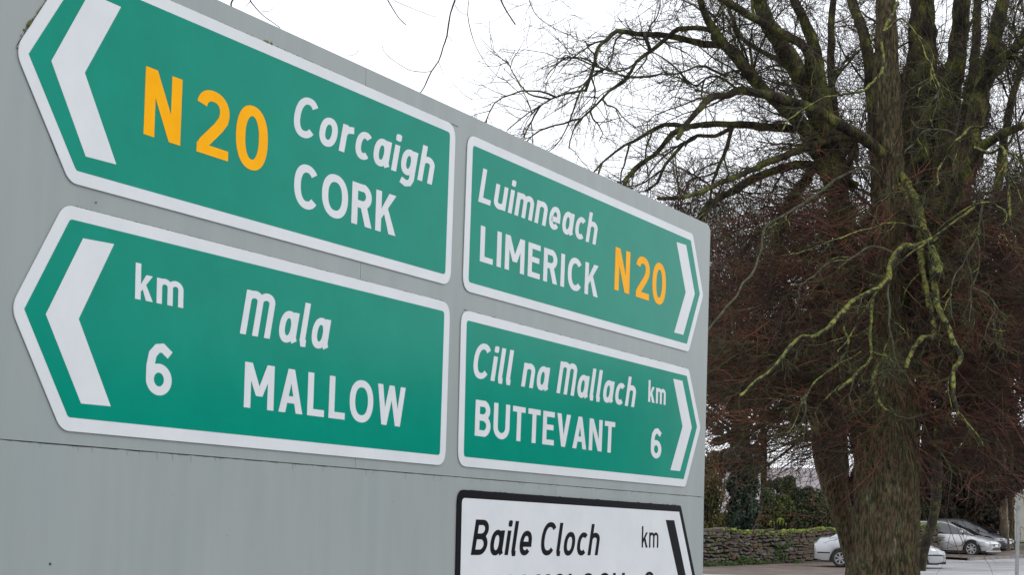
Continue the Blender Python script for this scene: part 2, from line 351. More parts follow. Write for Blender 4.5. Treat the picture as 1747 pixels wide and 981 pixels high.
def G(ch, rm=False):
    t = h_
    if ch == ' ': return .3, []
    if ch == 'N': w = .66 if not rm == 'route' else .58; return w, [vbar(0, 0, 1), vbar(w - s, 0, 1), poly((0, 1), (s * 1.12, 1), (w, 0), (w - s * 1.12, 0))]
    if ch == 'M' and rm is True: w = .86; a = (w + s) / 2; return w, [vbar(0, 0, 1), arch(0, a, 0, 1.01), arch(a - s, a, 0, 1.01)]
    if ch == 'M': w = .8; return w, [vbar(0, 0, 1), vbar(w - s, 0, 1), poly((0, 1), (s * 1.15, 1), (w / 2 + s * .5, .28), (w / 2 - s * .5, .28)), poly((w - s * 1.15, 1), (w, 1), (w / 2 + s * .5, .28), (w / 2 - s * .5, .28))]
    if ch == 'C': w = .66; return w, [strip(arc(w / 2 + .02, .5, (w - s) / 2 + .02, .5 - t + .01, 42, 318, 26))]
    if ch == 'G': w = .7; return w, [strip(arc(w / 2 + .02, .5, (w - s) / 2 + .02, .5 - t + .01, 42, 335, 28)), hbar(.40, w * .55, w), vbar(w - s, .12, .5)]
    if ch == 'O': w = .76; return w, [ring(0, w, -.01, 1.01)]
    if ch == '0': w = .58; return w, [ring(0, w, -.01, 1.01)]
    if ch == 'R': w = .62; return w, [vbar(0, 0, 1), strip([(s * .5, 1 - t), (w - .30, 1 - t)] + [(w - .30 - .0 + (.30 - t - .02) * math.sin(math.radians(a)), .715 + .208 * math.cos(math.radians(a))) for a in range(15, 180, 15)] + [(w - .30, .507), (s * .5, .507)]), poly((.24, .52), (.24 + s * 1.15, .52), (w, 0), (w - s * 1.15, 0))]
    if ch == 'B': w = .61; return w, [vbar(0, 0, 1), strip([(s * .5, 1 - t), (w - .30, 1 - t)] + [(w - .30 + (.27 - t) * math.sin(math.radians(a)), .73 + .193 * math.cos(math.radians(a))) for a in range(15, 180, 15)] + [(w - .30, .53), (s * .5, .53)]), strip([(s * .5, .52), (w - .30, .52)] + [(w - .30 + (.30 - t) * math.sin(math.radians(a)), .298 + .222 * math.cos(math.radians(a))) for a in range(15, 180, 15)] + [(w - .30, t), (s * .5, t)])]
    if ch == 'K': w = .64; return w, [vbar(0, 0, 1), poly((s * .9, .54), (w - s * 1.25, 1), (w, 1), (s * .9, .30)), poly((.22, .60), (.34, .72), (w + .01, 0), (w - s * 1.22, 0))]
    if ch == 'L': w = .50; return w, [vbar(0, 0, 1), hbar(0, s * .5, w)]
    if ch == 'I': return s, [vbar(0, 0, 1)]
    if ch == 'E': w = .52; return w, [vbar(0, 0, 1), hbar(0, s * .5, w), hbar(1 - s * .92, s * .5, w), hbar(.45, s * .5, w - .04)]
    if ch == 'T': w = .54; return w, [hbar(1 - s * .92, 0, w), vbar(w / 2 - t, 0, .95)]
    if ch == 'U': w = .66; return w, [strip([(t, 1), (t, .4)] + [(w / 2 - (w / 2 - t) * math.cos(math.radians(a)), .33 - (.33 - t + .01) * math.sin(math.radians(a))) for a in range(0, 181, 15)] + [(w - t, .4), (w - t, 1)])]
    if ch == 'V': w = .64; return w, [poly((0, 1), (s * 1.12, 1), (w / 2 + s * .42, 0), (w / 2 - s * .52, 0)), poly((w - s * 1.12, 1), (w, 1), (w / 2 + s * .52, 0), (w / 2 - s * .42, 0))]
    if ch == 'A': w = .68; return w, [poly((0, 0), (s * 1.1, 0), (w / 2 + s * .42, 1), (w / 2 - s * .52, 1)), poly((w - s * 1.1, 0), (w, 0), (w / 2 + s * .52, 1), (w / 2 - s * .42, 1)), hbar(.22, .14, w - .14)]
    if ch == 'Y': w = .64; return w, [poly((0, 1), (s * 1.12, 1), (w / 2 + t, .4), (w / 2 - t, .4)), poly((w - s * 1.12, 1), (w, 1), (w / 2 + t, .4), (w / 2 - t, .4)), vbar(w / 2 - t, 0, .44)]
    if ch == 'H': w = .66; return w, [vbar(0, 0, 1), vbar(w - s, 0, 1), hbar(.45, s * .5, w - s * .5)]
    if ch == 'W':
        w = .94; q = s * .98; a = .24; b = .5
        return w, [poly((0, 1), (q, 1), (a + q * .5, 0), (a - q * .5, 0)), poly((b * w / w - q * .5 - .03, 1), (b - .03 + q * .5, 1), (a + q * .5, 0), (a - q * .5, 0)),
                   poly((b - .03 - q * .5, 1), (b - .03 + q * .5, 1), (w - a + q * .5, 0), (w - a - q * .5, 0)), poly((w - q, 1), (w, 1), (w - a + q * .5, 0), (w - a - q * .5, 0))]
    if ch == '2': w = .56; return w, [strip(arc(w / 2, .70, w / 2 - t, .30 - t + .01, 168, 0, 14) + [(w - t - .02, .60), (w - t - .10, .47), (t + .06, .18), (t + .01, .09)]), hbar(0, .02, w)]
    if ch in '69':
        w = .57; r1 = [(w / 2 + (w / 2 - t) * math.cos(math.radians(a)), .30 + (.31 - t) * math.sin(math.radians(a))) for a in range(0, 360, 12)]
        tail = [(t, .34), (t + .005, .55), (t + .05, .78), (w * .42, .90), (w * .62, .925), (w - .05, .80)]
        A = [strip(r1, closed=True), strip(tail)]
        if ch == '9': A = [([np.array([w - p[0], 1 - p[1]]) for p in V], F_) for V, F_ in A]
        return w, A
    # lower case
    if ch == 'o': w = .54; return w, [ring(0, w, -.01, X + .01)]
    if ch == 'c': w = .48; return w, [strip(arc(w / 2 + .03, X / 2, (w - s) / 2 + .03, X / 2 - t + .01, 48, 312, 22))]
    if ch == 'e': w = .53; return w, [strip([(.10, X / 2 - .035)] + [(w - t, X / 2 - .035)] + arc(w / 2, X / 2, (w - s) / 2, X / 2 - t + .01, 8, 318, 26)[1:])]
    if ch == 'a': w = .54; return w, [ring(0, w - .03, -.01, X + .01), strip([(w - t, X), (w - t, .12), (w - t + .05, .02)])]
    if ch == 'g': w = .53; return w, [ring(0, w - .03, 0.02, X + .01), strip([(w - t, X), (w - t, -.06), (w - t - .05, -.17), (w * .5, -.21), (.08, -.15)])]
    if ch == 'i': return s, [vbar(0, 0, X), poly((0, .84), (s * .5, .82), (s, .84), (s * 1.05, .92), (s, 1), (s * .5, 1.02), (0, 1), (-.01, .92))]
    if ch == 'l': return s + .05, [strip([(t, 1), (t, .12), (t + .03, .045), (t + .12, .05)])]
    if ch == 'h': w = .53; return w, [vbar(0, 0, 1), arch(0, w, 0, X + .01)]
    if ch == 'n': w = .53; return w, [vbar(0, 0, X), arch(0, w, 0, X + .01)]
    if ch == 'm': w = .80; a = (w + s) / 2; return w, [vbar(0, 0, X), arch(0, a, 0, X + .01), arch(a - s, a, 0, X + .01)]
    if ch == 'u':
        w = .53; V, F_ = arch(0, w, 0, X + .01)
        return w, [([np.array([w - p[0], X - p[1]]) for p in V], F_), vbar(w - s, 0, X)]
    if ch == 'r': w = .36; return w, [vbar(0, 0, X), strip([(t * .8, .42), (t + .04, .56), (.22, X - t - .02), (w, X - t + .01)])]
    if ch == 'k': w = .50; return w, [vbar(0, 0, 1), poly((s * .9, .40), (w - s * 1.2, X), (w, X), (s * .9, .20)), poly((.17, .42), (.28, .50), (w + .01, 0), (w - s * 1.2, 0))]
    raise KeyError(ch)
def word(txt, BL, TL, xr, m, plate, slant=0, rm=False, st=.155, gap=.125, adj=None, base=.0107):
    """lettering: BL/TL = pixel of the foot and head of the left side, xr = pixel column of the right end of the baseline"""
    global ST, s, h_
    ST = st; s = st; h_ = st / 2
    b0 = uv(*BL); t0 = uv(*TL)
    yr = BL[1] + (VP[1] - BL[1]) * (xr - BL[0]) / (VP[0] - BL[0]); b1 = uv(xr, yr)
    # pixel line through the head of the letters, towards the same vanishing point
    x2 = xr + (TL[0] - BL[0]); yt = TL[1] + (VP[1] - TL[1]) * (x2 - TL[0]) / (VP[0] - TL[0]); t1 = uv(x2, yt)
    gl = []; x = 0
    for k, c in enumerate(txt):
        w, pc = G(c, rm); gl.append((x, pc, c)); x += w + (gap if c != ' ' else 0)
        if adj: x += adj.get(k, 0)
    x -= gap
    for x0, pc, c in gl:
        if not pc: continue
        V = []; Fc = []; q = 0
        for k, (pv, pf) in enumerate(pc):
            off = base + .00025 * k; n0 = len(V)
            for p in pv:
                a = (x0 + p[0] + slant * p[1]) / x; b = p[1]
                P = (b0 * (1 - a) + b1 * a) * (1 - b) + (t0 * (1 - a) + t1 * a) * b
                V.append(pt(P[0], P[1], off))
            for f in pf:
                f = [i + n0 for i in f]
                pp = [V[i] for i in f]; nn = np.zeros(3)
                for i in range(len(pp)): nn += np.cross(pp[i - 1] - pp[0], pp[i] - pp[0])
                Fc.append(tuple(f) if nn @ nW > 0 else tuple(f[::-1]))
        mesh('digit' if c.isdigit() else 'letter', V, Fc, m, plate)

def plate(label, outline, bd, col_b, col_f, r_out, r_in, chev, vec=None):
    P = [uv(*p) for p in outline]
    o = slab('direction_plate', round_poly(P, r_out), .0045, .0090, col_b, sign); o['label'] = label
    slab('face', round_poly(inset(P, bd), r_in), .0091, .0098, col_f, o)
    if chev is not None:
        slab('chevron', [uv(*p) for p in chev], .0099, .0105, col_b, o)
    return o
z1 = lambda *L: [(x / 3.066, y / 3.066) for x, y in L]
z3 = lambda *L: [(x / 2.229, 320 + y / 2.229) for x, y in L]
z5 = lambda *L: [(770 + x / 2.4525, 220 + y / 2.4525) for x, y in L]
z6 = lambda *L: [(770 + x / 2.8848, 520 + y / 2.8848) for x, y in L]
R1, R2 = .11, .05
p1 = plate('green Cork panel at upper left with left-pointing end', [(124.9, -71.5), (775.8, 213.8), (766.5, 487.8), (116.4, 310.9), (23.4, 84.2)], .066, M_white, M_green, [R1, R1, R1, R1, R1], [0, .03, .03, .03, .0],
           z1((459, -38), (260, 318), (440, 818), (600, 860), (435, 380), (625, 35)))
p2 = plate('green Mallow panel at lower left with left-pointing end', [(107.6, 347.8), (766.2, 517.2), (757.6, 795.1), (101.9, 734.6), (16, 524.4)], .066, M_white, M_green, [R1] * 5, [.03, .03, .03, .03, 0],
           z3((310, 193), (168, 482), (302, 822), (415, 833), (293, 500), (428, 215)))
p3 = plate('green Limerick panel at upper right with right-pointing end', [(796.5, 227.5), (1180.5, 399.2), (1198, 504), (1173.3, 600.5), (787.5, 495)], .066, M_white, M_green, [R1, .07, .05, .07, R1], [.03, .0, 0, .0, .03],
           z5((938, 473), (976, 684), (928, 852), (966, 862), (1014, 690), (978, 486)))
p4 = plate('green Buttevant panel at lower right with right-pointing end', [(785.4, 527.5), (1173.5, 629.8), (1193.5, 730), (1167.7, 831.2), (779.4, 795.3)], .066, M_white, M_green, [R1, .07, .05, .07, R1], [.03, .0, 0, .0, .03],
           z6((1087, 365), (1133, 600), (1073, 815), (1120, 820), (1178, 605), (1132, 375)))
p5 = plate('white panel with black border and lettering at the bottom right', [(778.7, 835.3), (1160, 863.2), (1185.8, 990), (1158, 1112), (772, 1140)], .055, M_black, M_white, [.09, .05, .04, .05, .09], [.04, 0, 0, 0, .04],
           [(1133.9, 887.7), (1156, 988), (1131, 1090), (1146, 1089), (1169.2, 988), (1148.4, 888.2)])
word('N20', (242, 228.3), (246.3, 112.3), 452, M_yellow, p1, adj={0: .125, 1: .0}, st=.165, rm='route')
word('Corcaigh', (494, 226.4), (496.2, 155.6), 734, M_white, p1, slant=.17, st=.174, gap=.115)
word('CORK', (498.1, 349.5), (500.5, 274.5), 671.4, M_white, p1, st=.179, gap=.115)
word('km', (227.5, 509.8), (228.8, 447.9), 309.6, M_white, p2, st=.159, gap=.12)
word('6', (245.4, 671.3), (247.6, 583.0), 289.4, M_white, p2, st=.174)
word('Mala', (406.4, 569), (408.8, 491.6), 554.4, M_white, p2, slant=.17, rm=True, st=.169, adj={0: .10})
word('MALLOW', (413, 695), (415.6, 617.1), 687, M_white, p2, st=.174, gap=.14)
word('Luimneach', (813.6, 343.5), (815.3, 284), 1013.8, M_white, p3, slant=.17, st=.169, gap=.12)
word('LIMERICK', (816.1, 445.5), (818.1, 384.3), 1017.1, M_white, p3, st=.174, gap=.15)
word('N20', (1046, 494), (1048.3, 421), 1132.9, M_yellow, p3, st=.165, adj={0: .125, 1: .0}, rm='route')
word('Cill na Mallach', (801.9, 643.4), (803.6, 582.4), 1079.6, M_white, p4, slant=.17, rm=True, st=.169, adj={4: .05, 7: .03})
word('BUTTEVANT', (807.4, 743.6), (809.5, 681.9), 1045.6, M_white, p4, st=.174, gap=.12)
word('km', (1103.8, 685.7), (1104.7, 648.3), 1133.3, M_white, p4, st=.159)
word('6', (1108, 781), (1108.9, 730), 1126, M_white, p4, st=.174)
word('Baile Cloch', (800.8, 947.6), (802.6, 886.5), 1017.5, M_black, p5, slant=.17, st=.155, gap=.12)
word('km', (1092.5, 934.8), (1093.3, 898.3), 1121, M_black, p5, st=.125)
word('BALLYCLOGH', (801, 1043), (803, 983), 1062, M_black, p5, st=.155, gap=.12)
word('9', (1097, 1012), (1098, 976.5), 1113, M_black, p5, st=.15)

# grime drips under the horizontal seam and moss tufts on the plate edges
def blob_mesh(name, items, m, parent, kind=None):
    V = []; Fc = []
    for c, r, fl in items:
        n0 = len(V); bm = bmesh.new(); bmesh.ops.create_icosphere(bm, subdivisions=1, radius=1)
        for v in bm.verts:
            k = r * (1 + .45 * noise.noise(v.co * 1.7 + Vector(c) * 9)); V.append((c[0] + v.co.x * k, c[1] + v.co.y * k, c[2] + v.co.z * k * fl))
        for f in bm.faces: Fc.append(tuple(n0 + v.index for v in f.verts))
        bm.free()
    return mesh(name, V, Fc, m, parent, smooth=True, kind=kind)
def drips():
    V = []; Fc = []; r = random.Random(3)
    def shape(pts):
        n0 = len(V); V.extend(pt(a, b, .0009) for a, b in pts); n = len(pts); nn = np.cross(V[n0 + 1] - V[n0], V[n0 + 2] - V[n0]) @ nW
        Fc.append(tuple(range(n0, n0 + n)) if nn > 0 else tuple(range(n0 + n - 1, n0 - 1, -1)))
    x = 8
    while x < 1196:
        u, v = uv(x, seam(x)); v -= .0015; w = r.uniform(.02, .16); d = r.uniform(.0008, .0035)
        shape([(u, v), (u + w, v), (u + w * .8, v - d), (u + w * .3, v - d * .7)])
        if r.random() < .30:                         # a hair-thin run that hooks sideways
            l = r.uniform(.012, .05); t = .0014; h = r.uniform(-.004, .012)
            shape([(u, v), (u + t * 1.6, v), (u + t * 1.6 + h * .5, v - l * .6), (u + h * .5, v - l * .6)]); shape([(u + h * .5, v - l * .6), (u + t * 1.6 + h * .5, v - l * .6), (u + t + h, v - l), (u + h, v - l)])
        x += w * 60 * r.uniform(.2, 1.0) + r.uniform(0, 10)
    for a, b, dens in (((287, -1), (775, 213), .8), ((112, 349), (764, 516), .6), ((800, 228), (1178, 398), .35), ((790, 528), (1170, 628), .35), ((790, 836), (1155, 862), .3), ((30, 100), (112, 300), .25), ((25.5, 81), (77.5, 1), .8)):
        A = uv(*a); B = uv(*b); L = np.linalg.norm(B - A); d_ = (B - A) / L; nn_ = np.array([-d_[1], d_[0]]) * (1 if a[0] > 60 or a[1] > 200 else (1 if b[0] < a[0] else 1)); q = 0
        if d_[0] < 0: nn_ = -nn_
        if a == (30, 100): nn_ = -nn_
        while q < L:
            w = r.uniform(.01, .09); h = r.uniform(.001, .0045)
            if r.random() < dens: p0 = A + d_ * q - nn_ * .003; p1 = A + d_ * (q + w) - nn_ * .003; shape([tuple(p0), tuple(p1), tuple(p1 + nn_ * (h * .6 + .003)), tuple(p0 + d_ * w * .3 + nn_ * (h + .003))])
            q += w
    mesh('grime_streaks', V, Fc, M_grime, sign, kind='stuff')
drips()
tufts = []
rr = random.Random(5)
def edge_tufts(a, b, n, r0, r1):
    for _ in range(n):
        t = rr.random(); px = a[0] + (b[0] - a[0]) * t; py = a[1] + (b[1] - a[1]) * t; u, v = uv(px, py); tufts.append((pt(u, v + .002, .004), rr.uniform(r0, r1), 1))
edge_tufts((40, 52), (52, 36), 9, .004, .010)
for q in ((28, 82), (53, 158), (163, 346), (120, 356)): edge_tufts(q, (q[0] + 2, q[1] + 1), 2, .002, .005)
edge_tufts((287, 1), (430, 62), 60, .0015, .005); edge_tufts((34, 62), (80, -2), 30, .0015, .005)
edge_tufts((450, 70), (470, 79), 9, .003, .010)
edge_tufts((470, 79), (600, 137), 60, .0015, .0045)
edge_tufts((120, 351), (420, 428), 110, .0012, .004)
edge_tufts((500, 449), (560, 464), 8, .0012, .004)
edge_tufts((975, 580), (1030, 593), 12, .001, .003)
edge_tufts((246, 112), (262, 120), 26, .002, .006); edge_tufts((291, 130), (303, 135), 6, .0015, .004); edge_tufts((415, 178), (428, 180), 4, .001, .003)
edge_tufts((371, 252), (381, 256), 4, .001, .003); edge_tufts((161, 478), (166, 481), 3, .002, .004)
edge_tufts((83, 960), (85, 964), 4, .003, .006)
blob_mesh('moss_tufts', tufts, M_moss, sign, 'stuff')

# ------------------------------------------------------------------ branches
def tubes(PL, RD, sides=4):
    """PL (N,K,3) polylines, RD (N,K) radii -> verts, quads"""
    PL = np.asarray(PL, float); N, K, _ = PL.shape
    T = np.gradient(PL, axis=1); T /= np.linalg.norm(T, axis=2, keepdims=True) + 1e-9
    ref = np.where(np.abs(T[:, :1, 2:3]) > .85, np.array([1., 0, 0]), np.array([0, 0, 1.])); ref = np.broadcast_to(ref, T.shape)
    A = np.cross(T, ref); A /= np.linalg.norm(A, axis=2, keepdims=True) + 1e-9; B = np.cross(T, A)
    ang = np.arange(sides) * 2 * np.pi / sides
    V = PL[:, :, None, :] + RD[:, :, None, None] * (A[:, :, None, :] * np.cos(ang)[None, None, :, None] + B[:, :, None, :] * np.sin(ang)[None, None, :, None])
    base = (np.arange(N) * K * sides)[:, None, None]; k = (np.arange(K - 1) * sides)[None, :, None]; j = np.arange(sides)[None, None, :]; j2 = (j + 1) % sides
    Q = np.stack([base + k + j, base + k + j2, base + k + sides + j2, base + k + sides + j], -1).reshape(-1, 4)
    return V.reshape(-1, 3), Q
def walk(P0, D0, L, K=6, wob=.25, grav=0., curl=None):
    """random-walk polylines"""
    N = len(P0); D = D0 / (np.linalg.norm(D0, axis=1, keepdims=True) + 1e-9); P = P0.copy(); out = [P.copy()]
    st = (L / (K - 1))[:, None]; bias = rng.normal(0, wob * .35, (N, 3))
    for k in range(K - 1):
        D = D + rng.normal(0, wob, (N, 3)) + bias * .8; D[:, 2] += grav; D /= np.linalg.norm(D, axis=1, keepdims=True) + 1e-9
        P = P + D * st; out.append(P.copy())
    return np.stack(out, 1)
def spawn(PL, per, t0, t1, spread, L0, L1, K=6, wob=.25, grav=0., fwd=.6):
    """children from parent polylines"""
    N, Kp, _ = PL.shape; idx = np.repeat(np.arange(N), per); n = len(idx)
    t = rng.uniform(t0, t1, n) * (Kp - 1); i = np.minimum(t.astype(int), Kp - 2); f = (t - i)[:, None]
    P = PL[idx, i] * (1 - f) + PL[idx, i + 1] * f; T = PL[idx, i + 1] - PL[idx, i]; T /= np.linalg.norm(T, axis=1, keepdims=True) + 1e-9
    R = rng.normal(0, 1, (n, 3)); R -= (R * T).sum(1, keepdims=True) * T; R /= np.linalg.norm(R, axis=1, keepdims=True) + 1e-9
    D = T * fwd + R * spread
    return walk(P, D, rng.uniform(L0, L1, n), K, wob, grav)
def taper(PL, r0, r1):
    N, K, _ = PL.shape; return np.broadcast_to(np.linspace(1, 0, K)[None, :] * (r0 - r1) + r1, (N, K)) * rng.uniform(.75, 1.25, (N, 1))
def join(parts):
    V = []; Q = []; n = 0
    for v, q in parts: V.append(v); Q.append(q + n); n += len(v)
    return np.concatenate(V), np.concatenate(Q)
def smooth_path(P, R, step):
    P = np.asarray(P, float); R = np.asarray(R, float); n = len(P); out = []; ro = []
    for i in range(n - 1):
        p0, p1, p2, p3 = P[max(0, i - 1)], P[i], P[i + 1], P[min(n - 1, i + 2)]
        m_ = max(2, int(np.linalg.norm(p2 - p1) / step))
        for j in range(m_):
            t = j / m_; t2, t3 = t * t, t * t * t
            out.append(.5 * ((2 * p1) + (-p0 + p2) * t + (2 * p0 - 5 * p1 + 4 * p2 - p3) * t2 + (-p0 + 3 * p1 - 3 * p2 + p3) * t3)); ro.append(R[i] * (1 - t) + R[i + 1] * t)
    out.append(P[-1]); ro.append(R[-1]); return np.array(out), np.array(ro)
def limb(name, pts, w0, w1, Y0, Y1, m, parent, step=.22, knob=.16, sides=9, wig=.03):
    """a branch traced through pixels; Y0..Y1 metres ahead, w in photo pixels"""
    n = len(pts); Ys = np.linspace(Y0, Y1, n) + np.array([0] + [random.uniform(-.25, .25) for _ in range(n - 2)] + [0] if n > 2 else [0] * n)
    P = [at(x, y, Y) for (x, y), Y in zip(pts, Ys)]; W = np.linspace(w0, w1, n)
    R = [w / 2 / pxm(Y) for w, Y in zip(W, Ys)]
    PP, RR_ = smooth_path(P, R, step)
    k = len(PP); sd_ = random.uniform(0, 99)
    for i in range(k):
        q = Vector(PP[i]) * 2.2 + Vector((sd_, 0, 0)); nv = noise.noise_vector(q)
        PP[i] += np.array(nv) * wig * (1 if 0 < i < k - 1 else .3); RR_[i] *= 1 + knob * noise.noise(q * 2.3)
    T_ = np.gradient(PP, axis=0); T_ /= np.linalg.norm(T_, axis=1, keepdims=True) + 1e-9
    a_ = np.cross(T_[0], [0.3, .9, .2]); a_ /= np.linalg.norm(a_); Vn = np.zeros((k, sides, 3)); aa = np.arange(sides) * 2 * np.pi / sides
    for i in range(k):
        a_ = a_ - T_[i] * (a_ @ T_[i]); a_ /= np.linalg.norm(a_); b_ = np.cross(T_[i], a_)
        Vn[i] = PP[i] + RR_[i] * (np.cos(aa)[:, None] * a_ + np.sin(aa)[:, None] * b_)
    Q = tubes(PP[None], RR_[None], sides)[1]; C0 = PP[:, None, :]
    for i in range(k):
        for j in range(sides):
            q = Vector(Vn[i, j]) * 7; Vn[i, j] = C0[i, 0] + (Vn[i, j] - C0[i, 0]) * (1 + .22 * noise.noise(q))
    tip = np.array([PP[-1] + (PP[-1] - PP[-2]) / (np.linalg.norm(PP[-1] - PP[-2]) + 1e-9) * RR_[-1]])
    V = np.concatenate([Vn.reshape(-1, 3), tip]); b = (k - 1) * sides
    Q2 = np.array([[b + j, b + (j + 1) % sides, len(V) - 1, len(V) - 1] for j in range(sides)])
    Fc = [tuple(q) for q in Q.tolist()] + [(q[0], q[1], q[2]) for q in Q2.tolist()]
    mesh(name, V, Fc, m, parent, smooth=True)
    return PP
def resample(PP, K=8):
    t = np.linspace(0, len(PP) - 1, K); i = np.minimum(t.astype(int), len(PP) - 2); f = (t - i)[:, None]; return (PP[i] * (1 - f) + PP[i + 1] * f)

# ---- trunk: lofted, ridged
def trunk_mesh(name, prof, Y, m, parent, sides=72, dz=.07, ridge=.05, flare=0):
    """prof: list of (y_px, xleft, xright) from the foot up"""
    rows = []; Ys = Y
    P = [(at((a + b) / 2, y, Y), (b - a) / 2 / pxm(Y)) for y, a, b in prof]
    C, Rr = smooth_path([p for p, r in P], [r for p, r in P], dz); k = len(C); V = []; sd_ = random.uniform(0, 50)
    for i in range(k):
        for j in range(sides):
            a = 2 * math.pi * j / sides; d = Vector((math.cos(a), math.sin(a), 0)); z = C[i][2]
            r = Rr[i]; q = Vector((C[i][0] + d.x * r, C[i][1] + d.y * r, z)); wq = noise.noise(q * 1.3) * .5
            q2 = Vector((q.x * 6.5 + wq, q.y * 6.5 + wq, z * 1.25 + sd_)); e = abs(noise.noise(q2)) * 2.0 - 1.0 + .7 * abs(noise.noise(q2 * 2.3)) + .5 * noise.noise(Vector((q.x, q.y, z * .6)) * 1.6); big = noise.noise(Vector((d.x * .9, d.y * .9, z * .3 + sd_)))
            r = r * (1 + .10 * big) + ridge * e * min(1, Rr[i] / .4)
            V.append((C[i][0] + d.x * r, C[i][1] + d.y * r, z))
    Fc = [(i * sides + j, i * sides + (j + 1) % sides, (i + 1) * sides + (j + 1) % sides, (i + 1) * sides + j) for i in range(k - 1) for j in range(sides)]
    Fc.append(tuple((k - 1) * sides + j for j in range(sides)))
    mesh(name, V, Fc, m, parent, smooth=True); return C
TY = 42.0
tb = at(1503, 1010, TY)
tree = empty('lime_tree', (tb[0], tb[1], gz(tb[0], tb[1])), 'huge old tree with thick ridged trunk, drooping mossy branches and reddish twigs', 'tree')
trunk_axis = trunk_mesh('trunk', [(1040, 1410, 1608), (1010, 1428, 1584), (981, 1442, 1566), (940, 1450, 1566), (900, 1452, 1568), (850, 1457, 1568), (800, 1459, 1568), (760, 1461, 1568), (720, 1466, 1566), (690, 1470, 1566), (650, 1476, 1560), (600, 1481, 1553), (500, 1486, 1544), (400, 1482, 1544), (300, 1486, 1541), (200, 1488, 1539), (100, 1491, 1535), (0, 1494, 1530), (-120, 1498, 1526), (-300, 1500, 1522)], TY, M_bark, tree, sides=150, dz=.045, ridge=.06)
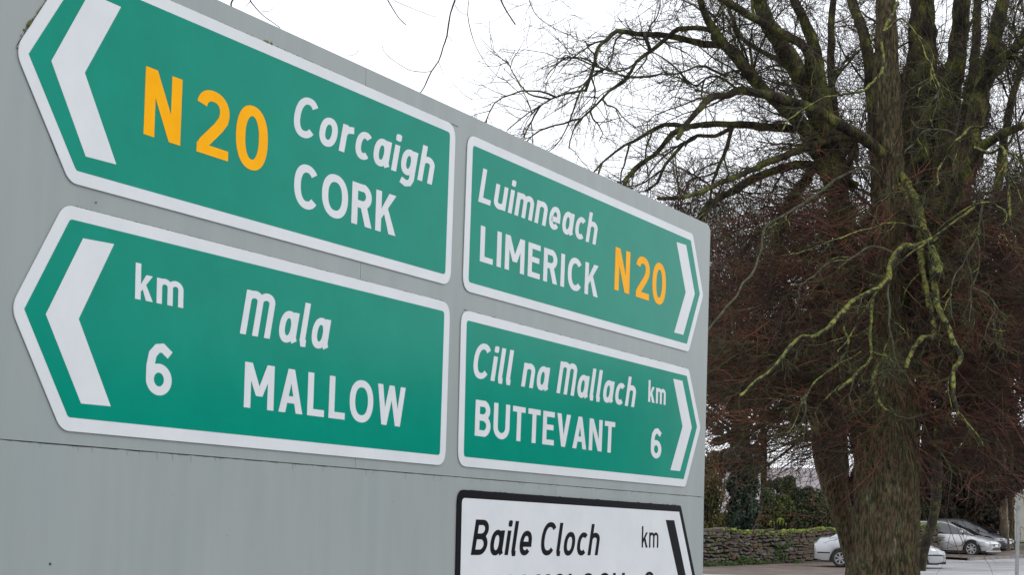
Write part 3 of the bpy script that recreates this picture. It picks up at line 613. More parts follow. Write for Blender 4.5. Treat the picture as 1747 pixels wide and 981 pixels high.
L1 = [  # dark limbs:  points, w0, w1, Y0, Y1
 ([(1470, 520), (1440, 400), (1413, 250), (1380, 160), (1344, 94), (1303, 24), (1285, -60), (1270, -180)], 46, 20, 43, 41),
 ([(1385, 150), (1372, 82), (1311, 45), (1250, 8), (1180, -40)], 20, 10, 41.8, 39),
 ([(1420, 240), (1400, 140), (1389, 77), (1372, 33), (1352, -10), (1330, -110)], 26, 14, 43.5, 44),
 ([(1500, 330), (1490, 180), (1480, 94), (1472, 49), (1454, 0), (1430, -110)], 26, 16, 44, 45),
 ([(1430, 330), (1380, 230), (1340, 183), (1300, 151), (1252, 94), (1220, 53), (1199, 16), (1180, -50)], 34, 8, 42.5, 39),
 ([(1340, 190), (1287, 130), (1250, 82), (1215, 62)], 18, 9, 43, 42),
 ([(1400, 190), (1340, 110), (1300, 88), (1262, 60), (1245, 20), (1232, -30)], 11, 6, 44, 45),
 ([(1505, 262), (1478, 240), (1425, 208), (1385, 183), (1311, 163), (1264, 151), (1244, 161), (1211, 167), (1187, 192), (1167, 216), (1156, 236)], 22, 8, 41.6, 38),
 ([(1430, 270), (1380, 225), (1300, 216), (1248, 212), (1203, 212), (1171, 216), (1134, 212), (1097, 232), (1065, 249), (1024, 281)], 18, 3, 43, 40),
 ([(1250, 216), (1220, 232), (1190, 230), (1167, 245), (1134, 281), (1122, 310), (1101, 326)], 8, 4, 42.4, 41),
 ([(1175, 217), (1146, 228), (1122, 261), (1085, 285), (1065, 314), (1050, 340)], 11, 5, 41, 40),
 ([(1470, 230), (1413, 240), (1352, 261), (1299, 281), (1250, 304), (1228, 310), (1175, 334), (1122, 338)], 15, 6, 42.2, 39),
 ([(1460, 320), (1400, 290), (1360, 281), (1291, 302), (1250, 326), (1228, 338), (1203, 359), (1170, 400)], 20, 8, 43, 41),
 ([(1250, 215), (1240, 250), (1228, 280), (1215, 310), (1212, 345)], 8, 4, 42, 42),
 ([(1380, 300), (1350, 340), (1330, 380), (1325, 450), (1310, 520)], 20, 9, 44, 45),
 ([(1330, 370), (1290, 400), (1265, 440), (1240, 520)], 9, 4, 45, 46),
 ([(1440, 430), (1400, 470), (1390, 540), (1400, 640), (1420, 730)], 30, 26, 46, 46),
 ([(1225, 75), (1199, 75), (1154, 63), (1122, 59), (1085, 57), (1052, 53), (1036, 67), (1020, 82), (1014, 106), (999, 155)], 13, 5, 41, 38),
 ([(1212, 50), (1190, 47), (1158, 49), (1142, 61), (1110, 86), (1085, 106), (1065, 139), (1040, 155), (1016, 179), (983, 212), (971, 253)], 10, 2.2, 41, 38.5),
 ([(1110, 86), (1104, 70), (1100, 56)], 7, 7, 39.6, 39.6),
 ([(999, 153), (965, 160), (942, 169), (902, 192), (865, 222)], 4.5, 1.8, 38, 37.5),
 ([(1240, 130), (1215, 118), (1190, 112), (1155, 125), (1110, 128), (1075, 132)], 5, 1.6, 41, 39.5),
 ([(1255, 150), (1225, 130), (1205, 132), (1190, 145), (1175, 140), (1160, 122)], 5, 2.5, 41, 40),
 ([(1085, 106), (1068, 118), (1045, 122), (1020, 112), (995, 100), (972, 110)], 3.5, 1.4, 39, 38),
 ([(1530, 560), (1560, 420), (1575, 300), (1580, 180), (1578, 80), (1572, -60), (1570, -260), (1580, -420)], 60, 34, 44, 45),
 ([(1600, 400), (1617, 183), (1629, 122), (1637, 61), (1641, 0), (1650, -120)], 40, 28, 43.5, 44),
 ([(1600, 480), (1640, 300), (1666, 196), (1682, 122), (1698, 61), (1711, 0), (1730, -110)], 40, 22, 42.5, 42),
 ([(1670, 150), (1702, 102), (1747, 73), (1790, 40)], 16, 10, 42.2, 40),
 ([(1668, 185), (1694, 130), (1725, 95), (1760, 30)], 14, 9, 42.4, 43),
 ([(1560, 560), (1600, 400), (1660, 270), (1720, 225), (1800, 200)], 26, 12, 41.5, 39),
 ([(1480, 480), (1440, 520), (1400, 540), (1340, 560), (1270, 600), (1215, 640)], 14, 4, 43.5, 42),
 ([(1545, 520), (1600, 500), (1680, 480), (1760, 500), (1800, 520)], 22, 10, 43.5, 42),
 ([(1540, 640), (1590, 600), (1660, 590), (1760, 620)], 18, 8, 43.5, 42),
 ([(1550, 300), (1548, 200), (1556, 100), (1562, 0), (1565, -80)], 22, 16, 45.5, 46),
 ([(1600, 330), (1650, 180), (1664, 90), (1668, 0), (1672, -80)], 22, 12, 46, 47),
 ([(1440, 300), (1420, 160), (1418, 60), (1424, -40)], 18, 10, 46, 47),
 ([(1700, 330), (1720, 200), (1740, 120), (1765, 40)], 16, 9, 46, 47),
 ([(1320, 420), (1360, 330), (1400, 270)], 12, 18, 46, 45),
]
dark_limbs = [limb('limb', p, a, b, y0, y1, M_limb if a > 9 else M_darkbr, tree) for p, a, b, y0, y1 in L1]
L2 = [  # moss-covered drooping branches in front
 ([(1531, 5), (1525, 20), (1511, 45), (1507, 80), (1503, 122), (1490, 140), (1470, 155), (1425, 163), (1380, 179), (1348, 204), (1334, 224)], 9, 3, 40.9, 39.5),
 ([(1507, 53), (1522, 40), (1539, 31), (1564, 61), (1584, 102), (1601, 143), (1611, 167)], 5, 3, 40.8, 39.8),
 ([(1515, 330), (1500, 300), (1478, 285), (1433, 302), (1384, 338), (1331, 371), (1303, 395), (1294, 444), (1264, 491), (1208, 564), (1180, 600)], 8, 4.5, 41, 39),
 ([(1530, 290), (1552, 320), (1565, 350), (1574, 380), (1585, 414), (1600, 453), (1599, 466)], 19, 19, 40.5, 40),
 ([(1524, 310), (1548, 340), (1568, 401), (1572, 453), (1583, 508), (1592, 562), (1588, 576), (1572, 577), (1555, 603), (1547, 628)], 17, 9, 40.6, 39.8),
 ([(1588, 450), (1594, 490), (1602, 526), (1624, 577), (1639, 611), (1630, 632), (1629, 660), (1633, 714)], 15, 8, 40.3, 39.6),
 ([(1668, 348), (1628, 380), (1585, 410), (1551, 436), (1521, 461), (1500, 491), (1480, 520), (1465, 543), (1457, 564), (1430, 600)], 6, 3, 40.1, 39.6),
 ([(1600, 405), (1568, 419), (1538, 423), (1517, 453), (1515, 478), (1487, 496), (1457, 513), (1431, 538), (1397, 573), (1363, 577), (1333, 611), (1303, 641), (1264, 675)], 15, 7, 40.4, 38.8),
 ([(1493, 494), (1485, 551), (1483, 610), (1457, 641), (1431, 667)], 7, 8, 40.5, 39.6),
 ([(1440, 535), (1441, 560), (1446, 585), (1444, 611)], 6, 5, 40, 40),
 ([(1515, 485), (1517, 530), (1519, 573), (1525, 620), (1512, 640), (1508, 660)], 5, 4, 40.2, 39.8),
 ([(1519, 573), (1508, 600), (1505, 640)], 4, 3, 40.1, 39.8),
 ([(1500, 620), (1490, 650), (1500, 685), (1512, 701), (1530, 712)], 10, 7, 41, 40.6),
 ([(1676, 340), (1671, 380), (1667, 406), (1641, 448), (1624, 483), (1622, 543)], 5, 2.5, 40, 39.6),
 ([(1667, 406), (1671, 444), (1660, 491), (1654, 551)], 4.5, 2.5, 39.9, 39.5),
 ([(1660, 491), (1680, 500), (1697, 525), (1694, 568)], 3.5, 2, 39.6, 39.4),
 ([(1660, 250), (1690, 261), (1711, 253), (1715, 294), (1721, 326), (1723, 375)], 8, 8, 40, 39.6),
 ([(1600, 395), (1630, 368), (1674, 346), (1700, 352), (1719, 367)], 6, 4, 40.3, 39.7),
 ([(1676, 350), (1672, 375), (1670, 400)], 5, 5, 40, 39.9),
 ([(1680, 215), (1660, 214), (1645, 224), (1630, 245), (1617, 265), (1601, 285), (1601, 314), (1588, 322)], 6, 4, 40.6, 40.1),
 ([(1630, 230), (1610, 220), (1576, 224), (1560, 245), (1544, 261)], 5, 4, 40.9, 40.6),
 ([(1535, 438), (1521, 431), (1483, 421), (1460, 435), (1444, 444), (1414, 448), (1390, 470)], 5, 3, 40.4, 39.6),
 ([(1600, 420), (1570, 392), (1555, 384), (1515, 382), (1474, 393), (1427, 406), (1405, 418)], 4, 3, 40.5, 39.8),
 ([(1480, 400), (1495, 363), (1503, 338), (1527, 332), (1552, 363), (1560, 390)], 3, 3, 40.8, 40.5),
 ([(1470, 600), (1430, 622), (1395, 650), (1370, 690), (1350, 730), (1330, 755)], 5, 3, 40.4, 39.8),
 ([(1590, 100), (1590, 130), (1605, 165), (1615, 170)], 3, 2, 40.2, 40),
 ([(1711, 255), (1730, 262), (1747, 275)], 4, 3, 40, 39.8),
]
moss_limbs = [limb('mossy_branch', p, a * .80, b * .72, 41.9 if k in (2, 3, 4, 0) else y0 - 1.0, y1 - 1.2, M_mossy if k not in (2, 10, 13, 14, 15, 20, 21, 23) else M_greybr, tree, step=.07, knob=.42, sides=9, wig=.05) for k, (p, a, b, y0, y1) in enumerate(L2)]
# twigs off the traced branches
def twigs_from(limbs, per, L0, L1_, r0, wob, grav, name, m, parent, sec=5, ter=3, sides=3, t0=.15, spread=1., fwd=.5):
    PL = np.stack([resample(l) for l in limbs]); out = []
    a = spawn(PL, per, t0, 1, spread, L0, L1_, 7, wob, grav, fwd); out.append(tubes(a, taper(a, r0, r0 * .35), sides))
    if sec:
        b = spawn(a, sec, .15, 1, .8, L0 * .45, L1_ * .5, 6, wob, grav, .8); out.append(tubes(b, taper(b, r0 * .6, r0 * .28), 3))
        if ter:
            c = spawn(b, ter, .2, 1, .8, L0 * .2, L1_ * .28, 5, wob, grav, .8); out.append(tubes(c, taper(c, r0 * .4, r0 * .25), 3))
    V, Q = join(out); return fast_mesh(name, V, Q, m, parent, kind='stuff')
big = [l for l, d in zip(dark_limbs, L1) if d[1] > 9]
left = dark_limbs[4:14] + dark_limbs[17:24]
PLl = np.stack([resample(l) for l in left]); sub = spawn(PLl, 4, .35, 1, .7, .7, 2.4, 12, .16, -.01, .9)
for q in range(len(sub)):
    V, Q = tubes(sub[q:q + 1], np.linspace(.026, .009, 12)[None], 5); fast_mesh('branch', V, Q, M_darkbr, tree)
twigs_from([l for l in left] + [x for x in sub], 5, .4, 1.5, .0115, .13, -.01, 'twigs', M_darkbr, tree, sec=3, ter=2, t0=.2, fwd=.9)
crown = dark_limbs[0:7] + dark_limbs[24:29] + dark_limbs[33:37] + [trunk_axis[len(trunk_axis) // 2:]]
PLc = np.stack([resample(l) for l in crown]); sub3 = spawn(PLc, 7, .2, 1, .9, .9, 2.8, 12, .17, .01, .8)
for q in range(len(sub3)):
    V, Q = tubes(sub3[q:q + 1], np.linspace(.036, .010, 12)[None] * rng.uniform(.6, 1.15), 6); fast_mesh('branch', V, Q, (M_limb, M_darkbr, M_mossy)[q % 3], tree)
twigs_from([x for x in sub3], 8, .4, 1.5, .012, .15, .0, 'twigs', M_brown, tree, sec=4, ter=2, t0=.15, fwd=.9)
twigs_from(dark_limbs[0:7] + dark_limbs[24:29] + dark_limbs[33:37], 20, .5, 1.8, .012, .16, .03, 'twigs', M_darkbr, tree, sec=5, ter=2, fwd=.8)
PLm = np.stack([resample(l) for l in moss_limbs]); sub2 = spawn(PLm, 5, .25, 1, .8, .35, 1.3, 10, .2, -.06, .8)
for q in range(len(sub2)):
    V, Q = tubes(sub2[q:q + 1], np.linspace(.022, .007, 10)[None] * rng.uniform(.6, 1.1), 5); fast_mesh('mossy_twig', V, Q, M_mossy if q % 3 else M_greybr, tree)
twigs_from([l for l in moss_limbs] + [x for x in sub2], 5, .2, .8, .008, .2, -.06, 'mossy_twigs', M_olive, tree, sec=3, ter=0, t0=.2)
# long epicormic shoots sweeping out of the trunk
def shoots(n, ylo, yhi, m, name, L0, L1_, r0, per=7, ter=4, back=False, grav=-.02, az=None):
    z_hi = at(1510, ylo, TY)[2]; z_lo = at(1510, yhi, TY)[2]
    A = rng.uniform(0, 2 * np.pi, n) if az is None else rng.uniform(az[0], az[1], n)
    z = rng.uniform(z_lo, z_hi, n); c = at(1513, 560, TY)
    r = rng.uniform(.3, 2.6, n)
    P = np.stack([c[0] + np.cos(A) * r, c[1] + np.sin(A) * r, z], 1)
    sy = np.sin(A); sy = np.where(sy < 0, sy * .12, sy * .8); P[:, 1] = np.where(P[:, 1] < c[1] - .8, c[1] - .8, P[:, 1])
    D = np.stack([np.cos(A), sy, rng.normal(-.05, .26, n)], 1)
    a = walk(P, D, rng.uniform(L0, L1_, n), 9, .16, grav); out = [tubes(a, taper(a, r0, r0 * .4), 4)]
    b = spawn(a, per, .1, 1, .6, .5, 1.5, 6, .2, grav, .9); out.append(tubes(b, taper(b, r0 * .6, r0 * .3), 3))
    if ter:
        d = spawn(b, ter, .1, 1, .7, .25, .8, 5, .22, grav, .8); out.append(tubes(d, taper(d, r0 * .42, r0 * .3), 3))
    V, Q = join(out); fast_mesh(name, V, Q, m, tree, kind='stuff')
shoots(520, 330, 770, M_red, 'reddish_shoots', 1.6, 4.0, .014, ter=2)
shoots(180, 330, 760, M_rust, 'rusty_shoots', 1.6, 4.2, .013, per=5, ter=1)
shoots(260, 200, 770, M_brown, 'brown_shoots', 1.2, 3.6, .013, per=5, ter=2)
shoots(90, 340, 790, M_olive, 'olive_shoots', 1.2, 3.4, .011, per=4, ter=2)
shoots(60, 560, 760, M_olive, 'olive_shoots', 2.4, 4.6, .012, per=5, ter=2, az=(2.6, 3.7))

# stouter drooping branches running out through the twig mass
_n = 26; _a = rng.uniform(0, 2 * np.pi, _n); _c = at(1513, 560, TY); _z = rng.uniform(at(1510, 720, TY)[2], at(1510, 360, TY)[2], _n)
_P = np.stack([_c[0] + np.cos(_a) * .4, np.full(_n, _c[1]) + np.abs(np.sin(_a)) * .4, _z], 1); _D = np.stack([np.sign(np.cos(_a)) * (.5 + .5 * np.abs(np.cos(_a))), -.12 + .5 * np.abs(np.sin(_a)) * rng.uniform(-.3, 1, _n), rng.uniform(-.2, .35, _n)], 1)
sub4 = walk(_P, _D, rng.uniform(2.4, 5.0, _n), 14, .13, -.035)
for q in range(_n):
    V, Q = tubes(sub4[q:q + 1], np.linspace(.045, .011, 14)[None] * rng.uniform(.6, 1.15), 6); fast_mesh('branch', V, Q, (M_darkbr, M_limb, M_darkbr, M_greybr)[q % 4], tree)
twigs_from([x for x in sub4], 9, .4, 1.4, .012, .18, -.04, 'twigs', M_brown, tree, sec=4, ter=1, t0=.15, fwd=.8)

# ------------------------------------------------------------------ leaf masses
def leaves(name, centres, radii, n, size, m, parent, flat=1., droop=0):
    centres = np.asarray(centres, float); radii = np.asarray(radii, float); idx = rng.integers(0, len(centres), n)
    d = rng.normal(0, 1, (n, 3)); d /= np.linalg.norm(d, axis=1, keepdims=True); rr_ = rng.uniform(.25, 1, n) ** .45
    P = centres[idx] + d * (radii[idx] * rr_[:, None] if radii.ndim == 2 else (radii[idx] * rr_)[:, None])
    a = rng.normal(0, 1, (n, 3)); a /= np.linalg.norm(a, axis=1, keepdims=True); b = np.cross(a, rng.normal(0, 1, (n, 3))); b /= np.linalg.norm(b, axis=1, keepdims=True)
    sz = size * rng.uniform(.6, 1.4, n)[:, None]
    V = np.stack([P - a * sz, P - b * sz * .5, P + a * sz, P + b * sz * .5], 1).reshape(-1, 3); Q = np.arange(4 * n).reshape(-1, 4)
    return fast_mesh(name, V, Q, m, parent, smooth=False, kind='stuff')
def bush(name, label, cat, boxes, n, size, m, group=None, stems=True, stem_m=None):
    """boxes: (px, py, Y, rx_px, ry_px) clumps"""
    cen = []; rad = []
    for px, py, Y, rx_, ry_ in boxes:
        k = pxm(Y)
        for _ in range(max(3, int(rx_ * ry_ / 60))):
            a, b = random.uniform(-1, 1), random.uniform(-1, 1)
            if a * a + b * b > 1: continue
            q = random.uniform(.28, .5); cen.append(at(px + a * rx_ * .75, py + b * ry_ * .75, Y + random.uniform(-1, 1) * rx_ / k * .5)); rad.append((rx_ / k * q, rx_ / k * q, ry_ / k * q))
    if not cen: cen = [at(*boxes[0][:3])]; rad = [(.4, .4, .4)]
    cx = sum(c[0] for c in cen) / len(cen); cy = sum(c[1] for c in cen) / len(cen); r = empty(name, (cx, cy, gz(cx, cy)), label, cat, group)
    leaves('foliage', cen, rad, n, size, m, r)
    c0 = np.array([[cx, cy, gz(cx, cy) - .1]]).repeat(14, 0); tg = np.array([cen[random.randrange(len(cen))] for _ in range(14)]); dd = tg - c0
    a = walk(c0, dd, np.linalg.norm(dd, axis=1), 7, .08, 0); V, Q = tubes(a, taper(a, .05, .015), 5); fast_mesh('stems', V, Q, stem_m or M_limb, r)
    return r
# dark ivy-laden trees filling in behind the big one
def ivy_tree(label, px, Y, ybase, ytop, w0, w1, crown, n, m, size=.09, cat='tree', group=None):
    b = at(px, ybase, Y); r = empty('ivy_clad_tree', (b[0], b[1], gz(b[0], b[1])), label, cat, group)
    c = limb('trunk', [(px, ybase + 6), (px + 3, (2 * ybase + ytop) / 3), (px - 2, (ybase + 2 * ytop) / 3), (px + 2, ytop)], w0, w1, Y, Y, M_limb, r, step=.5)
    cen = []; rad = []
    for x, y, rx_, ry_ in crown:
        for _ in range(max(2, int(rx_ * ry_ / 260))):
            a, b_ = random.uniform(-1, 1), random.uniform(-1, 1)
            if a * a + b_ * b_ > 1: continue
            q = random.uniform(.22, .42); cen.append(at(x + a * rx_ * .8, y + b_ * ry_ * .8, Y + random.uniform(-1, 1) * rx_ / pxm(Y) * .4)); rad.append([rx_ / pxm(Y) * q] * 2 + [ry_ / pxm(Y) * q])
    leaves('ivy', cen, rad, n, size, m, r)
    return r
ivy_tree('dark ivy-choked tree right of the big trunk, above the silver hatchback', 1650, 88, 925, 260, 26, 12, [(1640, 400, 60, 130), (1630, 600, 75, 170), (1640, 780, 75, 85), (1690, 620, 50, 210), (1600, 830, 45, 50), (1680, 850, 40, 40), (1548, 230, 26, 110), (1592, 200, 30, 120), (1655, 220, 34, 90), (1440, 250, 26, 60), (1600, 300, 40, 60)], 58000, M_yew, size=.15)
ivy_tree('dark ivy-choked tree at the right edge of the view', 1765, 90, 925, 240, 24, 12, [(1745, 400, 60, 120), (1740, 600, 62, 200), (1722, 790, 48, 70), (1790, 560, 60, 260)], 36000, M_yew, size=.15)
ivy_tree('dark ivy-choked tree just left of the big trunk', 1432, 90, 925, 360, 30, 16, [(1430, 430, 42, 90), (1430, 600, 70, 130), (1440, 740, 45, 80), (1440, 860, 36, 60), (1468, 440, 26, 110), (1462, 560, 34, 120), (1590, 660, 34, 90), (1585, 780, 34, 70)], 44000, M_yew, size=.14)
ivy_tree('slim dark tree seen between the fork and the sign', 1300, 92, 925, 480, 12, 8, [(1350, 610, 50, 80), (1300, 650, 80, 60), (1240, 640, 50, 60), (1350, 710, 60, 30), (1270, 700, 40, 30)], 15000, M_yew, size=.13)

# second, smaller trunk leaning just left of and behind the main one
b2 = at(1432, 965, 47); t2 = empty('tree', (b2[0], b2[1], gz(b2[0], b2[1])), 'smaller brown trunk leaning left close behind the huge trunk', 'tree')
trunk_mesh('trunk', [(990, 1446, 1486), (950, 1438, 1476), (900, 1424, 1462), (850, 1406, 1450), (800, 1390, 1444), (760, 1384, 1438), (720, 1382, 1436), (660, 1390, 1440), (560, 1400, 1440), (420, 1410, 1436)], 47, M_bark, t2, sides=70, dz=.08, ridge=.035)
for p, a, b in (([(1392, 750), (1380, 690), (1340, 640), (1280, 600)], 14, 4), ([(1400, 700), (1370, 600), (1340, 480), (1330, 380)], 14, 6)): limb('limb', p, a, b, 47, 46, M_limb, t2)
# dark leaning stem just right of the big trunk
b3 = at(1585, 950, 49); t3 = empty('tree', (b3[0], b3[1], gz(b3[0], b3[1])), 'thin dark leaning trunk between the huge trunk and the silver hatchback', 'tree')
trunk_mesh('trunk', [(975, 1562, 1580), (945, 1566, 1584), (915, 1572, 1592), (885, 1584, 1600), (850, 1588, 1606), (800, 1590, 1608), (700, 1596, 1612), (560, 1604, 1616)], 49, M_darkbr, t3, sides=24, dz=.12, ridge=.02)
limb('limb', [(1596, 850), (1625, 800), (1660, 740), (1720, 700)], 8, 4, 49, 48, M_limb, t3)
limb('limb', [(1598, 780), (1570, 700), (1590, 620)], 7, 4, 49, 48, M_limb, t3)

# ------------------------------------------------------------------ distant bare trees
def bare_tree(label, px, Y, ybase, ytop, spread, w, m_t, m_tw, n1=26, n2=9, n3=9, n4=4, r=.02, group=None):
    b = at(px, ybase, Y); z0 = gz(b[0], b[1]); top = at(px, ytop, Y); H = top[2] - z0; rt = empty('bare_tree', (b[0], b[1], z0), label, 'tree', group)
    C = np.array([[b[0] + .15 * math.sin(i), b[1], z0 - .2 + H * .62 * i / 7] for i in range(8)]); V, Q = tubes(C[None], np.linspace(w, w * .35, 8)[None], 12); fast_mesh('trunk', V, Q, m_t, rt)
    l1 = spawn(C[None], n1, .35, 1, .9, H * .28 * spread, H * .5 * spread, 9, .13, .04, .8)
    for k in range(n1):
        V, Q = tubes(l1[k:k + 1], np.linspace(w * .32, w * .07, 9)[None], 7); fast_mesh('limb', V, Q, m_t, rt)
    l2 = spawn(l1, n2, .2, 1, .8, H * .1, H * .24 * spread, 7, .16, .03, .8); l3 = spawn(l2, n3, .15, 1, .8, H * .05, H * .12, 6, .18, .02, .8)
    out = [tubes(l2, taper(l2, w * .09, w * .03), 4), tubes(l3, taper(l3, r, r * .5), 3)]
    if n4: l4 = spawn(l3, n4, .2, 1, .8, H * .02, H * .06, 4, .2, .02, .8); out.append(tubes(l4, taper(l4, r * .6, r * .4), 3))
    V, Q = join(out); fast_mesh('twigs', V, Q, m_tw, rt, kind='stuff'); return rt
bare_tree('distant bare tree whose fine twigs rise over the top edge of the sign', 1010, 92, 935, 265, 1.0, .3, M_darkbr, M_brown, r=.016, n3=8)
bare_tree('distant bare tree behind the long lichened limbs, right above the sign corner', 1180, 86, 930, 235, 1.0, .32, M_darkbr, M_brown, r=.016)
bare_tree('bushy bare tree with sky showing through, beside the right edge of the sign', 1272, 79, 930, 320, .95, .3, M_darkbr, M_brown, r=.018)
bare_tree('bare tree rising in the far right corner behind the old one', 1810, 88, 930, 60, .9, .35, M_darkbr, M_brown, r=.016)
bare_tree('bare tree crown seen through the forked stems of the old tree', 1540, 88, 930, 20, .8, .3, M_darkbr, M_brown, r=.016)

# a nearer tree whose trunk stands behind the board and whose twigs hang into the top of the view
ob = at(190, 960, 22); ot = empty('tree', (ob[0], ob[1], gz(ob[0], ob[1])), 'tree behind the board whose thin bare twigs hang into the white sky at the top', 'tree')
YO = 22
c = [np.array([ob[0], ob[1], gz(ob[0], ob[1]) + k]) for k in np.linspace(-.2, 8.6, 9)]
V, Q = tubes(np.array(c)[None], np.linspace(.26, .12, 9)[None], 12); fast_mesh('trunk', V, Q, M_limb, ot)
def hang(pts, w0, w1, name='hanging_twig', knob=.25): return limb(name, pts, w0, w1, YO, YO, M_darkbr if w0 > 1.6 else M_brown, ot, step=.12, knob=knob, sides=5, wig=.008)
for p, a, b in (([(195, -100), (300, -240), (520, -290), (680, -230), (760, -130), (776, 0)], 16, 3.4), ([(260, -190), (350, -200), (400, -90), (397, 0)], 8, 3.5), ([(520, -290), (610, -250), (655, -90), (662, 0)], 6, 2), ([(480, -282), (700, -300), (820, -120), (855, 0)], 8, 3), ([(350, -200), (410, -120), (427, 0)], 4, 2), ([(760, -130), (900, -150), (980, -60)], 5, 3), ([(700, -215), (790, -160), (800, 0)], 5, 1.6)):
    limb('limb', p, a, b, YO, YO, M_darkbr, ot, sides=6, wig=.02)
hang([(776, 0), (768, 23), (763, 60), (756, 80), (748, 104), (736, 121), (724, 148), (716, 159)], 3.2, 2)
hang([(800, 0), (798, 25), (804, 55), (812, 78), (823, 98), (838, 118), (850, 130), (865, 137), (878, 133), (884, 128)], 1.5, .8)
hang([(855, 0), (865, 20), (879, 41)], 3, 2.2)
hang([(662, 0), (672, 18), (683, 32), (693, 42)], 2, 1.4)
hang([(672, 0), (692, 9), (720, 20), (740, 27), (757, 28)], 1.2, .7)
hang([(736, 121), (725, 123), (700, 120), (683, 110), (665, 98), (654, 85), (652, 76)], 1.4, .8)
hang([(776, 8), (785, 20), (798, 25)], 1.2, .9)
hang([(397, 0), (394, 6), (396, 14)], 4, 3)
hang([(427, 0), (436, 12), (450, 27), (466, 38), (478, 47)], 2, 1.4)
hang([(446, 18), (458, 19), (467, 11)], 1, .7); hang([(427, 2), (418, 12)], 1.2, .8)
hang([(612, 84), (607, 92), (598, 95), (589, 95)], 1, .8)
hang([(900, -10), (912, 20), (930, 38), (962, 55), (990, 65)], 1.8, 1.1)
hang([(748, 104), (752, 115), (756, 125), (762, 125)], 1, .7); hang([(763, 60), (770, 66), (772, 72)], 1, .7); hang([(823, 98), (821, 80)], .9, .6)
# fine hair twigs in front of the sky right of them
P0 = np.array([at(x, y, 36) for x, y in [(random.uniform(880, 1000), random.uniform(-10, 110)) for _ in range(34)]]); D0 = rng.normal(0, 1, (34, 3)) * [1, .3, .6] - [.8, 0, .1]
hw = walk(P0, D0, rng.uniform(.5, 1.6, 34), 9, .2, 0); V, Q = tubes(hw, taper(hw, .006, .003), 3); fast_mesh('fine_twigs', V, Q, M_brown, tree, kind='stuff')

# ------------------------------------------------------------------ stone wall
wallA = at(1165, 966, 65.5); wallB = at(1600, 962, 77.0)
wa = np.array([wallA[0], wallA[1], 0]); wb = np.array([wallB[0], wallB[1], 0]); wd_ = (wb - wa) / np.linalg.norm(wb - wa); wn = np.array([wd_[1], -wd_[0], 0]); WL = np.linalg.norm(wb - wa)
if wn[1] > 0: wn = -wn
def wpt(s_, d, z):
    p = wa + wd_ * s_ + wn * d; return np.array([p[0], p[1], gz(p[0], p[1]) + z])
wall = empty('stone_wall', tuple(wpt(WL / 2, 0, 0)), 'low dry stone wall with bright moss on top, behind the silver saloon', 'wall')
def wtop(s_): return 1.36 + .05 * math.sin(s_ * .9) + .03 * math.sin(s_ * 3.1)
V = []; Fc = []; n = 60
for i in range(n + 1):
    s_ = WL * i / n; h = wtop(s_) - .07
    V += [wpt(s_, .0, -.2), wpt(s_, .0, h), wpt(s_, -.45, h), wpt(s_, -.45, -.2)]
for i in range(n):
    for k in range(3): a = i * 4 + k; Fc.append((a, a + 4, a + 5, a + 1))
Fc += [(0, 1, 2, 3), (n * 4 + 3, n * 4 + 2, n * 4 + 1, n * 4)]
mesh('core', V, Fc, M_core, wall)
stone_me = []
for k in range(14):
    bm = bmesh.new(); bmesh.ops.create_cube(bm, size=1); r = random.Random(k)
    bmesh.ops.bevel(bm, geom=bm.edges[:], offset=.13, segments=1, affect='EDGES')
    for v in bm.verts: v.co += Vector((r.uniform(-.06, .06), r.uniform(-.06, .06), r.uniform(-.06, .06)))
    me = bpy.data.meshes.new('stone'); bm.to_mesh(me); bm.free(); me.materials.append(M_stone[[0, 0, 1, 2, 3, 0, 1, 4, 1, 3, 0, 2, 1, 3][k]]); stone_me.append(me)
rw = random.Random(11); cnt = 0; ang = math.atan2(wd_[1], wd_[0]); wroot = Vector(wall.location)
z = .03; rest = []
while z < 1.30:
    hgt = rw.uniform(.085, .15); s_ = rw.uniform(0, .3)
    while s_ < WL:
        w_ = rw.choice((.12, .2, .3, .42)) * rw.uniform(.8, 1.25); hh = hgt * rw.uniform(.55, 1.15); c = wpt(s_ + w_ / 2, .02 + rw.uniform(-.035, .045), z + hgt / 2 + .045 * math.sin(s_ * 1.7 + z * 5) + rw.uniform(-.02, .02))
        vis = s_ < 6.3
        if vis and cnt < 300:
            o = bpy.data.objects.new('stone', stone_me[rw.randrange(14)]); COL.objects.link(o); o.parent = wall; o.location = Vector(c) - wroot
            o.rotation_euler = (rw.uniform(-.1, .1), rw.uniform(-.28, .28), ang + rw.uniform(-.15, .15)); o.scale = (w_ * .93, .17, hh * .92); cnt += 1
        else: rest.append((c, w_ * .96, hh, rw.randrange(14)))
        s_ += w_
    z += hgt
V = []; Fc = []
for c, w_, hh, k in rest:
    n0 = len(V)
    for v in stone_me[k].vertices:
        q = v.co; V.append(tuple(np.array(c) + wd_ * q.x * w_ + wn * q.y * .16 + np.array([0, 0, q.z * hh])))
    for p in stone_me[k].polygons: Fc.append(tuple(n0 + i for i in p.vertices))
mesh('stones', V, Fc, M_stone[1], wall, kind='stuff')
# moss along the top: many small cushions
items = []
for _ in range(2200):
    s_ = rw.uniform(0, WL)
    dens = 1 if 2.75 < s_ or s_ < .9 else .12
    if rw.random() > dens: continue
    items.append((wpt(s_, rw.uniform(-.35, .10), wtop(s_) - .04 + rw.uniform(-.07, .05)), rw.uniform(.03, .085), .7))
M_wmoss = mat('wall_moss', (.2, .27, .03), .95, var=[(.3, (.06, .07, .02)), (.5, (.16, .22, .025)), (.7, (.27, .35, .035))], scale=3.5, bump=.8, bscale=40)
for _ in range(60):
    s_ = rw.uniform(.2, 7.5); items.append((wpt(s_, .10, rw.choice((rw.uniform(.1, 1.3), rw.uniform(.9, 1.3)))), rw.uniform(.02, .055), .6))
blob_mesh('moss', items, M_wmoss, wall, 'stuff')
